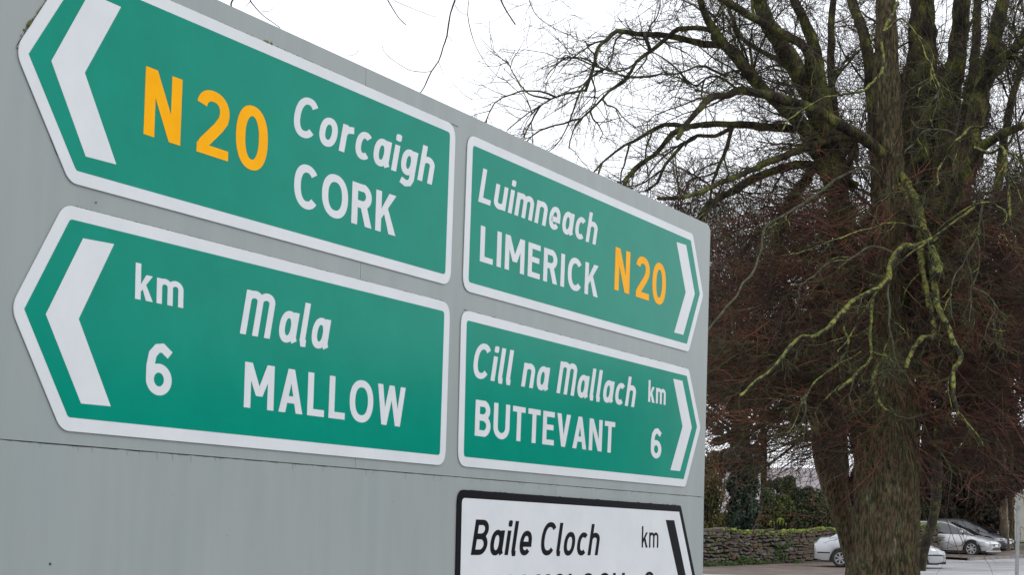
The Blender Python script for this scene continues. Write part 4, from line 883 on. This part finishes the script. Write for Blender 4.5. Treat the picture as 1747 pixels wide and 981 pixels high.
# cope stones where the moss is missing
for k in range(13):
    s_ = .95 + k * .145
    o = bpy.data.objects.new('cope_stone', stone_me[(k * 5) % 14]); COL.objects.link(o); o.parent = wall; o.location = Vector(wpt(s_, -.17, wtop(s_) - .03)) - wroot
    o.rotation_euler = (0, rw.uniform(-.2, .2), ang); o.scale = (.15, .5, .12)
# weeds along the wall foot
cen = [wpt(rw.uniform(.3, 7), rw.uniform(.15, .4), .1) for _ in range(34)]
cen += [wpt(rw.uniform(3.1, 4.0), rw.uniform(.15, .3), rw.uniform(.1, .28)) for _ in range(16)] + [wpt(rw.uniform(5.2, 6.3), rw.uniform(.12, .25), rw.uniform(.1, .9)) for _ in range(10)]
tag(leaves('weeds', cen, [(.16, .12, .12)] * len(cen), 5200, .032, mat('weed_leaf', (.05, .10, .02), .7, var=[(.3, (.03, .05, .015)), (.7, (.09, .16, .04))], scale=3), None), 'low green weeds growing along the foot of the stone wall', 'weeds')

# ------------------------------------------------------------------ planting behind the wall
ivy_b = at(1268, 930, 75); ivy_root = empty('ivy_clad_tree', (ivy_b[0], ivy_b[1], gz(ivy_b[0], ivy_b[1])), 'column of dark green ivy wrapped round a trunk behind the stone wall', 'tree')
limb('trunk', [(1268, 936), (1270, 860), (1266, 780), (1262, 700), (1250, 640)], 20, 8, 75, 75, M_limb, ivy_root, step=.4)
_c = []; _r = []
for k in range(46):
    y_ = 776 + k * 3.3; hw2 = 21 + 5 * math.sin(k * .5) + (6 if k < 8 else 0)
    for dx in (-.6, 0, .6): _c.append(at(1268 + dx * hw2 + random.uniform(-3, 3), y_, 75 - .25 + random.uniform(-.2, .2))); _r.append((hw2 / 40 * .62, .45, .34))
leaves('ivy', _c, _r, 24000, .075, M_ivy, ivy_root)
ivy_tree('dark twiggy tree head beside the top of the ivy column', 1250, 76, 930, 700, 10, 5, [(1262, 762, 44, 30), (1240, 740, 30, 20)], 5200, M_yew, size=.08)
bush('bush', 'brown olive bush between the sign edge and the ivy column', 'bush', [(1214, 860, 74, 24, 62), (1200, 820, 74, 26, 50), (1222, 800, 75, 16, 30)], 7000, .07, M_bush2)
bush('evergreen_bush', 'rounded green and yellow-green bush behind the wall beside the ivy column', 'bush', [(1330, 862, 78, 36, 44), (1318, 832, 78, 16, 20), (1345, 835, 78, 18, 22)], 15000, .065, M_bush)
bush('evergreen_bush', 'darker green bush behind the wall next to the leaning trunk', 'bush', [(1385, 872, 76, 34, 42), (1410, 880, 76, 30, 40), (1370, 850, 76, 20, 26)], 12000, .07, mat('dark_bush_leaf', (.03, .045, .02), .7, var=[(.3, (.018, .030, .016)), (.7, (.07, .08, .028))], scale=1.2))
bush('lime_shrub', 'bright yellow-green shrub behind the little black railing', 'shrub', [(1330, 895, 73.5, 13, 10), (1320, 897, 73.5, 9, 8)], 1500, .045, M_lime)
bush('thicket', 'dark undergrowth behind the two cars at the right', 'undergrowth', [(1600, 880, 88, 45, 50), (1660, 880, 88, 50, 50), (1712, 820, 79, 20, 34), (1700, 850, 88, 36, 60), (1570, 890, 88, 40, 40), (1588, 800, 88, 34, 60), (1466, 745, 88, 20, 40), (1466, 800, 88, 20, 40)], 20000, .13, M_yew)
bush('bush', 'tall ragged brown shrub filling the corner beside the sign edge', 'shrub', [(1212, 790, 77, 24, 26), (1206, 850, 77, 22, 70)], 6000, .08, M_bush2)
bush('hedge', 'low shaded hedge filling in between the bushes just behind the wall', 'hedge', [(1240, 892, 84, 40, 26), (1305, 890, 84, 40, 26), (1365, 888, 84, 40, 28), (1420, 880, 84, 30, 34)], 16000, .09, M_bush2)
# little black railing
rb = at(1330, 908, 72.5); rail = empty('railing', (rb[0], rb[1], gz(rb[0], rb[1])), 'short black picket railing just above the mossy wall', 'railing')
for k in range(6):
    x = 1318 + k * 5.2; a = at(x, 925, 72.3); b = at(x, 890 - (1 if k % 2 else 0), 72.3)
    V, F_ = box_data(a[0] - .022, a[0] + .022, a[1] - .02, a[1] + .02, gz(a[0], a[1]), b[2]); V += [(a[0], a[1], b[2] + .09)]
    F_ = [f for f in F_ if f != (4, 5, 6, 7)] + [(4, 5, 8), (5, 6, 8), (6, 7, 8), (7, 4, 8)]
    mesh('picket', V, F_, M_black, rail)
for y in (903, 916):
    a = at(1314, y, 72.34); b = at(1348, y, 72.34); V, F_ = box_data(a[0], b[0], a[1] - .012, a[1] + .012, a[2] - .02, a[2] + .02); mesh('rail', V, F_, M_black, rail)

# pale greyish wooded bank far behind, seen under the branches
M_hill = mat('bare_hillside', (.30, .27, .27), .95, var=[(.3, (.10, .085, .08)), (.5, (.21, .185, .185)), (.7, (.32, .29, .30))], scale=.5, bump=1, bscale=2)
V = []; Fc = []; n = 60
for i in range(n + 1):
    x = -160 + 400 * i / n
    for j in range(7):
        y = 170 + j * 22; z = EYE + (0, 3.4, 6.4, 8.4, 9.6, 10, 9)[j] * (1 + .12 * math.sin(x * .05) + .05 * math.sin(x * .31)) + random.uniform(-.3, .3); V.append((x, y, z))
for i in range(n):
    for j in range(6): a = i * 7 + j; Fc.append((a, a + 7, a + 8, a + 1))
mesh('hillside', V, Fc, M_hill, smooth=True, kind='structure')

# ------------------------------------------------------------------ cars
M_silver = mat('silver_paint', (.55, .56, .57), .28, metal=.45, coat=.6, var=[(.3, (.50, .51, .52)), (.7, (.60, .61, .62))], scale=1.2)
M_whitep = mat('pale_silver_paint', (.5, .52, .54), .3, metal=.35, coat=.5, var=[(.3, (.43, .45, .47)), (.7, (.50, .52, .54))], scale=1.2)
M_darkp = mat('dark_grey_paint', (.09, .09, .10), .25, metal=.3, coat=.8)
M_glass = mat('car_glass', (.02, .025, .03), .06, spec=.9, coat=.5)
M_tyre = mat('tyre_rubber', (.02, .02, .02), .85)
M_rim = mat('alloy_rim', (.42, .42, .43), .35, metal=.7)
M_lamp = mat('lamp_glass', (.45, .47, .5), .12, spec=.8, coat=.6)
M_plastic = mat('black_plastic', (.018, .018, .02), .55)
M_platew = mat('number_plate', (.7, .7, .68), .5)
M_redl = mat('tail_lamp', (.35, .01, .01), .2, coat=.5)
def interp(tab, x):
    for (x0, v0), (x1, v1) in zip(tab, tab[1:]):
        if x <= x1:
            t = max(0, (x - x0) / (x1 - x0)); t = t * t * (3 - 2 * t) * .5 + t * .5; return v0 + (v1 - v0) * t
    return tab[-1][1]
def car(name, label, px, ybase, Y, yaw, paint, L, Wd, deck, roof, wheels, low=.24, group=None):
    """deck: height of bonnet/belt/boot along x; roof: cabin outline. front at +x"""
    c = at(px, ybase, Y); root = empty(name, (c[0], c[1], gz(c[0], c[1])), label, 'car', group); hw_ = Wd / 2
    N = 72; V = []; Fc = []; m_ = 11; wr = .325
    def sec(x):
        z0 = low
        for wx in wheels:
            d = abs(x - wx)
            if d < wr + .055: z0 = max(z0, wr + math.sqrt(max(0, (wr + .055) ** 2 - d * d)) * .98 - .01)
        zt = interp(deck, x); e = 1 - abs(2 * x / L) ** 6 * .10 - (abs(2 * x / L) ** 14) * .12; h = hw_ * e
        nose = max(0, abs(x) - (L / 2 - .32)) / .32; zl = z0 + nose * .06
        zs = zt - .10; pts = [(h * .93, zl), (h * .975, min(zs, max(zl + .02, .38))), (h, min(zs, max(zl + .04, .58))), (h * .985, min(zs + .02, max(zl + .06, .76))), (h * .95, zs + .03), (h * .88, zt - .02), (h * .7, zt + .005), (h * .4, zt + .02), (0, zt + .028)]
        return pts
    xs_ = [-L / 2 + L * i / N for i in range(N + 1)]
    row = []
    for x in xs_:
        p = sec(x); half = [(-y, z) for y, z in p]; full = half + [(y, z) for y, z in p[-2::-1]]; row.append(len(full))
        for y, z in full: V.append((x, y, z))
    k = row[0]
    for i in range(N):
        for j in range(k - 1): a = i * k + j; Fc.append((a, a + k, a + k + 1, a + 1))
    Fc.append(tuple(range(k))); Fc.append(tuple(N * k + j for j in range(k - 1, -1, -1)))
    def add(nm, V_, F_, mt, par=root, smooth=True):
        o = mesh(nm, V_, F_, mt, None, smooth=smooth); o.parent = par; o.location = (0, 0, 0); return o
    body = add('body', V, Fc, paint)
    bv, bf = box_data(-L / 2 + .25, L / 2 - .25, -hw_ * .86, hw_ * .86, .17, .62); add('underbody', bv, bf, M_plastic, smooth=False)
    # cabin: glass tube with painted roof and pillars
    x0, x1 = roof[0][0], roof[-1][0]; V = []; Fc = []; mi = []; n = 34
    for i in range(n + 1):
        x = x0 + (x1 - x0) * i / n; zt = interp(roof, x); zb = interp(deck, x) - .02; zt = max(zt, zb + .01); hgt = zt - zb; f = min(1, hgt / .45)
        yb = hw_ * .90; yt = hw_ * (.90 - .20 * f)
        for y, z in ((-yb, zb), (-(yb * .35 + yt * .65), zb + hgt * .62), (-yt, zb + hgt * .90), (-yt * .8, zt), (0, zt + .03), (yt * .8, zt), (yt, zb + hgt * .90), (yb * .35 + yt * .65, zb + hgt * .62), (yb, zb)): V.append((x, y, z))
    rx0 = [p[0] for p in roof if p[1] > roof[0][1] + .30]; ra, rb_ = min(rx0) - .1, max(rx0) + .05
    for i in range(n):
        xm = x0 + (x1 - x0) * (i + .5) / n
        for j in range(8):
            a = i * 9 + j; Fc.append((a, a + 9, a + 10, a + 1)); top_ = j in (2, 3, 4, 5); side = j in (0, 1, 6, 7)
            inr = ra < xm < rb_
            pil = any(abs(xm - q) < .05 for q in (ra + .25, (ra + rb_) / 2))
            if j in (2, 5): mi.append(0)
            elif top_: mi.append(0 if inr else 1)
            else: mi.append(0 if (pil or xm < ra - .12) else 1)
    cb = mesh('cabin', V, Fc, [paint, M_glass], None, smooth=True, mi=mi); cb.parent = root; cb.location = (0, 0, 0)
    # wheels
    for wx in wheels:
        for sgn in (-1, 1):
            yo = sgn * (hw_ - .03); yi = sgn * (hw_ - .23); V = []; Fc = []; q = 24
            for y, r in ((yi, wr * .9), (yi, wr), (yo - sgn * .02, wr), (yo, wr * .94), (yo, wr * .68), (yo - sgn * .05, wr * .64)):
                for j in range(q): a = 2 * math.pi * j / q; V.append((wx + r * math.cos(a), y, wr + r * math.sin(a)))
            for r_ in range(5):
                for j in range(q): a = r_ * q + j; b = r_ * q + (j + 1) % q; Fc.append((a, b, b + q, a + q))
            Fc.append(tuple(5 * q + j for j in range(q))); wh = add('wheel', V, Fc, M_tyre)
            V = []; Fc = []
            for j in range(7):
                a = 2 * math.pi * j / 7; n0 = len(V)
                for (r, da) in ((wr * .12, -.5), (wr * .66, -.16), (wr * .66, .16), (wr * .12, .5)):
                    V.append((wx + r * math.cos(a + da), yo - sgn * .015, wr + r * math.sin(a + da)))
                Fc.append((n0, n0 + 1, n0 + 2, n0 + 3))
            n0 = len(V)
            for r in (wr * .6, wr * .69):
                for j in range(q): a = 2 * math.pi * j / q; V.append((wx + r * math.cos(a), yo - sgn * .008, wr + r * math.sin(a)))
            for j in range(q): Fc.append((n0 + j, n0 + (j + 1) % q, n0 + q + (j + 1) % q, n0 + q + j))
            n0 = len(V)
            for j in range(10): a = 2 * math.pi * j / 10; V.append((wx + wr * .15 * math.cos(a), yo - sgn * .006, wr + wr * .15 * math.sin(a)))
            Fc.append(tuple(range(n0, n0 + 10))); add('rim', V, Fc, M_rim, wh, False)
    # trims wrapped on the body surface
    def surf(x, j): return sec(x)[j]
    def side_patch(nm, xa, xb, za, zb, mt, out=.012, sgns=(-1, 1), nx=8, taper_=0):
        for sgn in sgns:
            V = []; Fc = []
            for i in range(nx + 1):
                x = xa + (xb - xa) * i / nx; p = sec(x)
                for z in (za + taper_ * i / nx, zb):
                    y = None
                    for (ya, z_a), (yb_, z_b) in zip(p, p[1:]):
                        if z_a <= z <= z_b and z_b > z_a: y = ya + (yb_ - ya) * (z - z_a) / (z_b - z_a); break
                    if y is None: y = p[0][0] if z < p[0][1] else p[4][0]
                    V.append((x, sgn * (y + out), z))
            for i in range(nx): a = i * 2; Fc.append((a, a + 2, a + 3, a + 1))
            add(nm, V, Fc, mt)
    side_patch('side_moulding', -L / 2 + .1, L / 2 - .1, .50, .545, M_plastic, .008, nx=40) if name == 'saloon_car' else None
    zf = interp(deck, L / 2 - .25)
    side_patch('headlight', L / 2 - .62, L / 2 - .04, zf - .22, zf - .08, M_lamp, .012, taper_=.03)
    def front_box(nm, y0, y1, z0, z1, mt, xo=.0, back=False):
        xx = (L / 2 - .02 + xo) * (-1 if back else 1); v, f = box_data(xx - .03, xx + .03, y0, y1, z0, z1); add(nm, v, f, mt, smooth=False)
    zg = interp(deck, L / 2 - .05)
    front_box('grille', -.42, .42, zg - .16, zg - .06, M_plastic, .004)
    for sgn in (-1, 1): front_box('headlight', sgn * .62 - .16, sgn * .62 + .16, zg - .17, zg - .05, M_lamp, -.004)
    front_box('air_intake', -.55, .55, .27, .38, M_plastic, .006); front_box('number_plate', -.26, .26, .41, .52, M_platew, .014)
    front_box('number_plate', -.26, .26, .62, .73, M_platew, .01, True)
    v, f = box_data(L / 2 - .30, L / 2 + .012, -hw_ * .84, hw_ * .84, .20, .27); add('bumper_lip', v, f, M_plastic if name == 'saloon_car' else paint, smooth=False)
    for sgn in (-1, 1):   # mirrors
        xm = x1 - .45; bm = bmesh.new(); bmesh.ops.create_icosphere(bm, subdivisions=2, radius=1)
        V = [(xm + v.co.x * .07, sgn * (hw_ + .06) + v.co.y * .11, interp(deck, xm) + .08 + v.co.z * .075) for v in bm.verts]; Fc = [tuple(v.index for v in f.verts) for f in bm.faces]; bm.free(); add('wing_mirror', V, Fc, paint)
    # door seam lines and handles
    for xd in (-.55, .45): side_patch('door_seam', xd, xd + .012, .36, .84, M_plastic, .004, nx=1)
    for xd in (-.42, .0): side_patch('door_handle', xd, xd + .16, .76, .785, M_plastic, .02, nx=1)
    sl = math.atan(.02)
    root.rotation_euler = (math.atan(.0085), 0, math.radians(yaw)); return root
dk_s = [(-2.3, .88), (-2.2, 1.05), (-1.6, 1.10), (-1.0, 1.02), (.7, 1.0), (1.0, .98), (1.8, .87), (2.15, .76), (2.3, .62)]
rf_s = [(-1.85, 1.08), (-1.40, 1.30), (-.8, 1.48), (.0, 1.51), (.3, 1.48), (.75, 1.25), (1.15, 1.0)]
car('saloon_car', 'silver saloon car parked along the stone wall, half hidden behind the huge trunk', 1500, 961, 66.3, -11, M_whitep, 4.75, 1.76, dk_s, rf_s, (-1.42, 1.36))
dk_h = [(-2.15, .78), (-2.05, .98), (-1.4, 1.0), (.6, .97), (.95, .97), (1.7, .80), (2.02, .68), (2.15, .56)]
rf_h = [(-2.05, 1.0), (-1.75, 1.30), (-1.2, 1.46), (-.2, 1.49), (.2, 1.44), (.8, 1.2), (1.35, .93)]
car('hatchback_car', 'silver hatchback parked nose to the right, nearest of the two cars under the trees', 1616, 946, 78, -30, M_silver, 4.3, 1.78, dk_h, rf_h, (-1.33, 1.30))
car('hatchback_car', 'dark grey car beyond the silver hatchback, only its bonnet and windscreen showing', 1643, 939, 81.2, -30, M_darkp, 4.25, 1.76, dk_h, rf_h, (-1.33, 1.30))

# ------------------------------------------------------------------ right edge: post, kerb, trunk, house
pb = at(1732, 985, 36); post = empty('signpost', (pb[0], pb[1], gz(pb[0], pb[1])), 'plain grey metal post standing in the road edge at far right', 'post')
tz = at(1738, 856, 36); V = []; Fc = []
for j, (x, y, z, r) in enumerate(((pb[0], pb[1], gz(pb[0], pb[1]) - .2, .038), (tz[0], tz[1], tz[2], .038), (tz[0], tz[1], tz[2] + .02, .02))):
    for i in range(16): a = i * math.pi / 8; V.append((x + r * math.cos(a), y + r * math.sin(a), z))
for j in range(2):
    for i in range(16): Fc.append((j * 16 + i, j * 16 + (i + 1) % 16, j * 16 + 16 + (i + 1) % 16, j * 16 + 16 + i))
Fc.append(tuple(range(32, 48))); mesh('pole', V, Fc, M_steel, post, smooth=True)
zc = (tz[2] - .12); V = []; Fc = []
for j, z in enumerate((zc - .03, zc + .03)):
    for i in range(16): a = i * math.pi / 8; V.append((tz[0] - .002 + .046 * math.cos(a), tz[1] + .046 * math.sin(a), z))
Fc = [(i, (i + 1) % 16, 16 + (i + 1) % 16, 16 + i) for i in range(16)] + [tuple(range(15, -1, -1)), tuple(range(16, 32))]; mesh('clamp', V, Fc, M_steel, post)

M_kerb = mat('kerb_stone', (.22, .21, .20), .8, var=vary((.2, .19, .18), .3), scale=3, bump=.3)
kerb = None
ka = at(1655, 948, 74); kb = at(1850, 944, 79); kd = np.array([kb[0] - ka[0], kb[1] - ka[1]]); kl = np.linalg.norm(kd); kd /= kl
kroot = empty('kerb', (ka[0], ka[1], gz(ka[0], ka[1])), None, None); kroot['kind'] = 'structure'
for k in range(int(kl / .92)):
    a = np.array(ka[:2]) + kd * k * .92; b = a + kd * .9; nn = np.array([-kd[1], kd[0]]) * .13
    V = [(p[0], p[1], gz(p[0], p[1]) + z) for z in (-.05, .12) for p in (a, b, b + nn, a + nn)]
    mesh('kerb_stone', V, [(0, 3, 2, 1), (4, 5, 6, 7), (0, 1, 5, 4), (1, 2, 6, 5), (2, 3, 7, 6), (3, 0, 4, 7)], M_kerb, kroot)
V = []; Fc = []
for i in range(12):
    for j in range(5):
        p = np.array(ka[:2]) + kd * (i * kl / 11) + np.array([-kd[1], kd[0]]) * (.13 + j * 1.6); V.append((p[0], p[1], gz(p[0], p[1]) + .10))
for i in range(11):
    for j in range(4): a = i * 5 + j; Fc.append((a, a + 5, a + 6, a + 1))
mesh('verge', V, Fc, M_litter, kind='structure')

bm_ = mat('mottled_pale_bark', (.2, .17, .12), .9, var=[(.38, (.02, .014, .010)), (.5, (.09, .065, .04)), (.62, (.26, .22, .16))], scale=1.6, stretch=(1, 1, .5), bump=.6)
b4 = at(1712, 936, 80); t4 = empty('tree', (b4[0], b4[1], gz(b4[0], b4[1])), 'pale mottled trunk beyond the cars, left of the grey post', 'tree')
trunk_mesh('trunk', [(945, 1700, 1726), (925, 1704, 1722), (890, 1706, 1720), (860, 1706, 1719), (800, 1710, 1717), (740, 1712, 1716)], 80, bm_, t4, sides=24, dz=.2, ridge=.03)
limb('limb', [(1712, 870), (1698, 830), (1680, 780)], 5, 3, 80, 79, M_limb, t4)
b5 = at(1727, 936, 81); t5 = empty('tree', (b5[0], b5[1], gz(b5[0], b5[1])), 'narrow dark trunk beyond the cars, right behind the grey post', 'tree')
trunk_mesh('trunk', [(940, 1720, 1732), (900, 1722, 1731), (860, 1722, 1730), (760, 1723, 1729)], 81, M_bark, t5, sides=16, dz=.25, ridge=.02)
# cottage at the far right edge
hb = at(1760, 925, 110); hz = gz(hb[0], hb[1]) 
house = empty('house', (hb[0], hb[1], hz), 'pale rendered house glimpsed at the far right edge behind the post', 'house')
M_render = mat('pale_render', (.50, .48, .42), .9, var=vary((.46, .44, .38), .15), scale=1.5)
M_slate = mat('roof_slate', (.09, .09, .10), .7, var=vary((.09, .09, .1), .3), scale=4)
x0, x1, y0, y1 = hb[0] - .55, hb[0] + 8, hb[1], hb[1] + 7
v, f = box_data(x0, x1, y0, y1, hz - .3, hz + 4.6); mesh('wall', v, f, M_render, house)
V = [(x0 - .3, y0 - .3, hz + 4.6), (x1 + .3, y0 - .3, hz + 4.6), (x1 + .3, y1 + .3, hz + 4.6), (x0 - .3, y1 + .3, hz + 4.6), (x0 - .3, (y0 + y1) / 2, hz + 7), (x1 + .3, (y0 + y1) / 2, hz + 7)]
mesh('roof', V, [(0, 1, 5, 4), (2, 3, 4, 5), (0, 4, 3), (1, 2, 5), (0, 3, 2, 1)], M_slate, house)
M_wg = mat('window_glass', (.05, .07, .12), .1, spec=.8)
for wx, wz in ((.25, .9), (.25, 3.0), (3.2, .9), (3.2, 3.0), (6.0, .9)):
    v, f = box_data(x0 + wx, x0 + wx + 1.1, y0 - .05, y0 + .02, hz + wz, hz + wz + 1.25); w_ = mesh('window', v, f, M_whitep, house)
    v, f = box_data(x0 + wx + .08, x0 + wx + 1.02, y0 - .065, y0 - .052, hz + wz + .08, hz + wz + 1.17); mesh('pane', v, f, M_wg, w_)
lawn = [(hb[0] - 4, hb[1] - 9), (hb[0] + 12, hb[1] - 9), (hb[0] + 12, hb[1] - .2), (hb[0] - 4, hb[1] - .2)]
mesh('lawn', [(x, y, gz(x, y) + .05) for x, y in lawn], [(0, 1, 2, 3)], mat('lawn', (.07, .13, .03), .9, var=vary((.07, .12, .03), .3), scale=2), kind='structure')

# evergreen hedge added out of view at right, shaped to darken the sign's reflections
hd = [(math.radians(a), 46 + 2 * math.sin(a)) for a in range(38, 92, 4)]
hr = empty('hedge', (34, 30, gz(34, 30)), 'tall dark evergreen hedge added out of view at right to darken reflections in the sign', 'hedge')
hh_ = lambda a: 6.6 + 11 * min(1, max(0, (math.degrees(a) - 59) / 9))
cen = [(r * math.sin(a), r * math.cos(a), .6 + k * (hh_(a) - 1.6) / 8) for a, r in hd for k in range(9)]
leaves('foliage', cen, [(2.2, 1.6, 1.5)] * len(cen), 30000, .24, M_yew, hr)
V = []; Fc = []
for a, r in hd:
    for rr_, z in ((r - .8, -1), (r - .8, hh_(a) - 1.0), (r + .8, hh_(a) - 1.0), (r + .8, -1)): V.append((rr_ * math.sin(a), rr_ * math.cos(a), z))
for i in range(len(hd) - 1):
    for k in range(3): a = i * 4 + k; Fc.append((a, a + 4, a + 5, a + 1))
mesh('blocking_core', V, Fc, M_core, hr)  # solid core added so the sign mirrors the hedge as dark
for o in bpy.data.objects:
    if o.parent is None and o.type == 'EMPTY' and 'category' in o:
        n_ = o.name.split('.')[0]
        if n_ == 'bare_tree': o['group'] = 'bare trees in the distance'
        elif n_ == 'ivy_clad_tree': o['group'] = 'dark ivy-clad trees behind the old tree'
        elif n_ in ('bush', 'evergreen_bush', 'lime_shrub'): o['group'] = 'bushes behind the stone wall'
        elif n_ in ('saloon_car', 'hatchback_car'): o['group'] = 'cars parked under the trees'
print('polys', sum(len(o.data.polygons) for o in bpy.data.objects if o.type == 'MESH'), 'objs', len(bpy.data.objects))
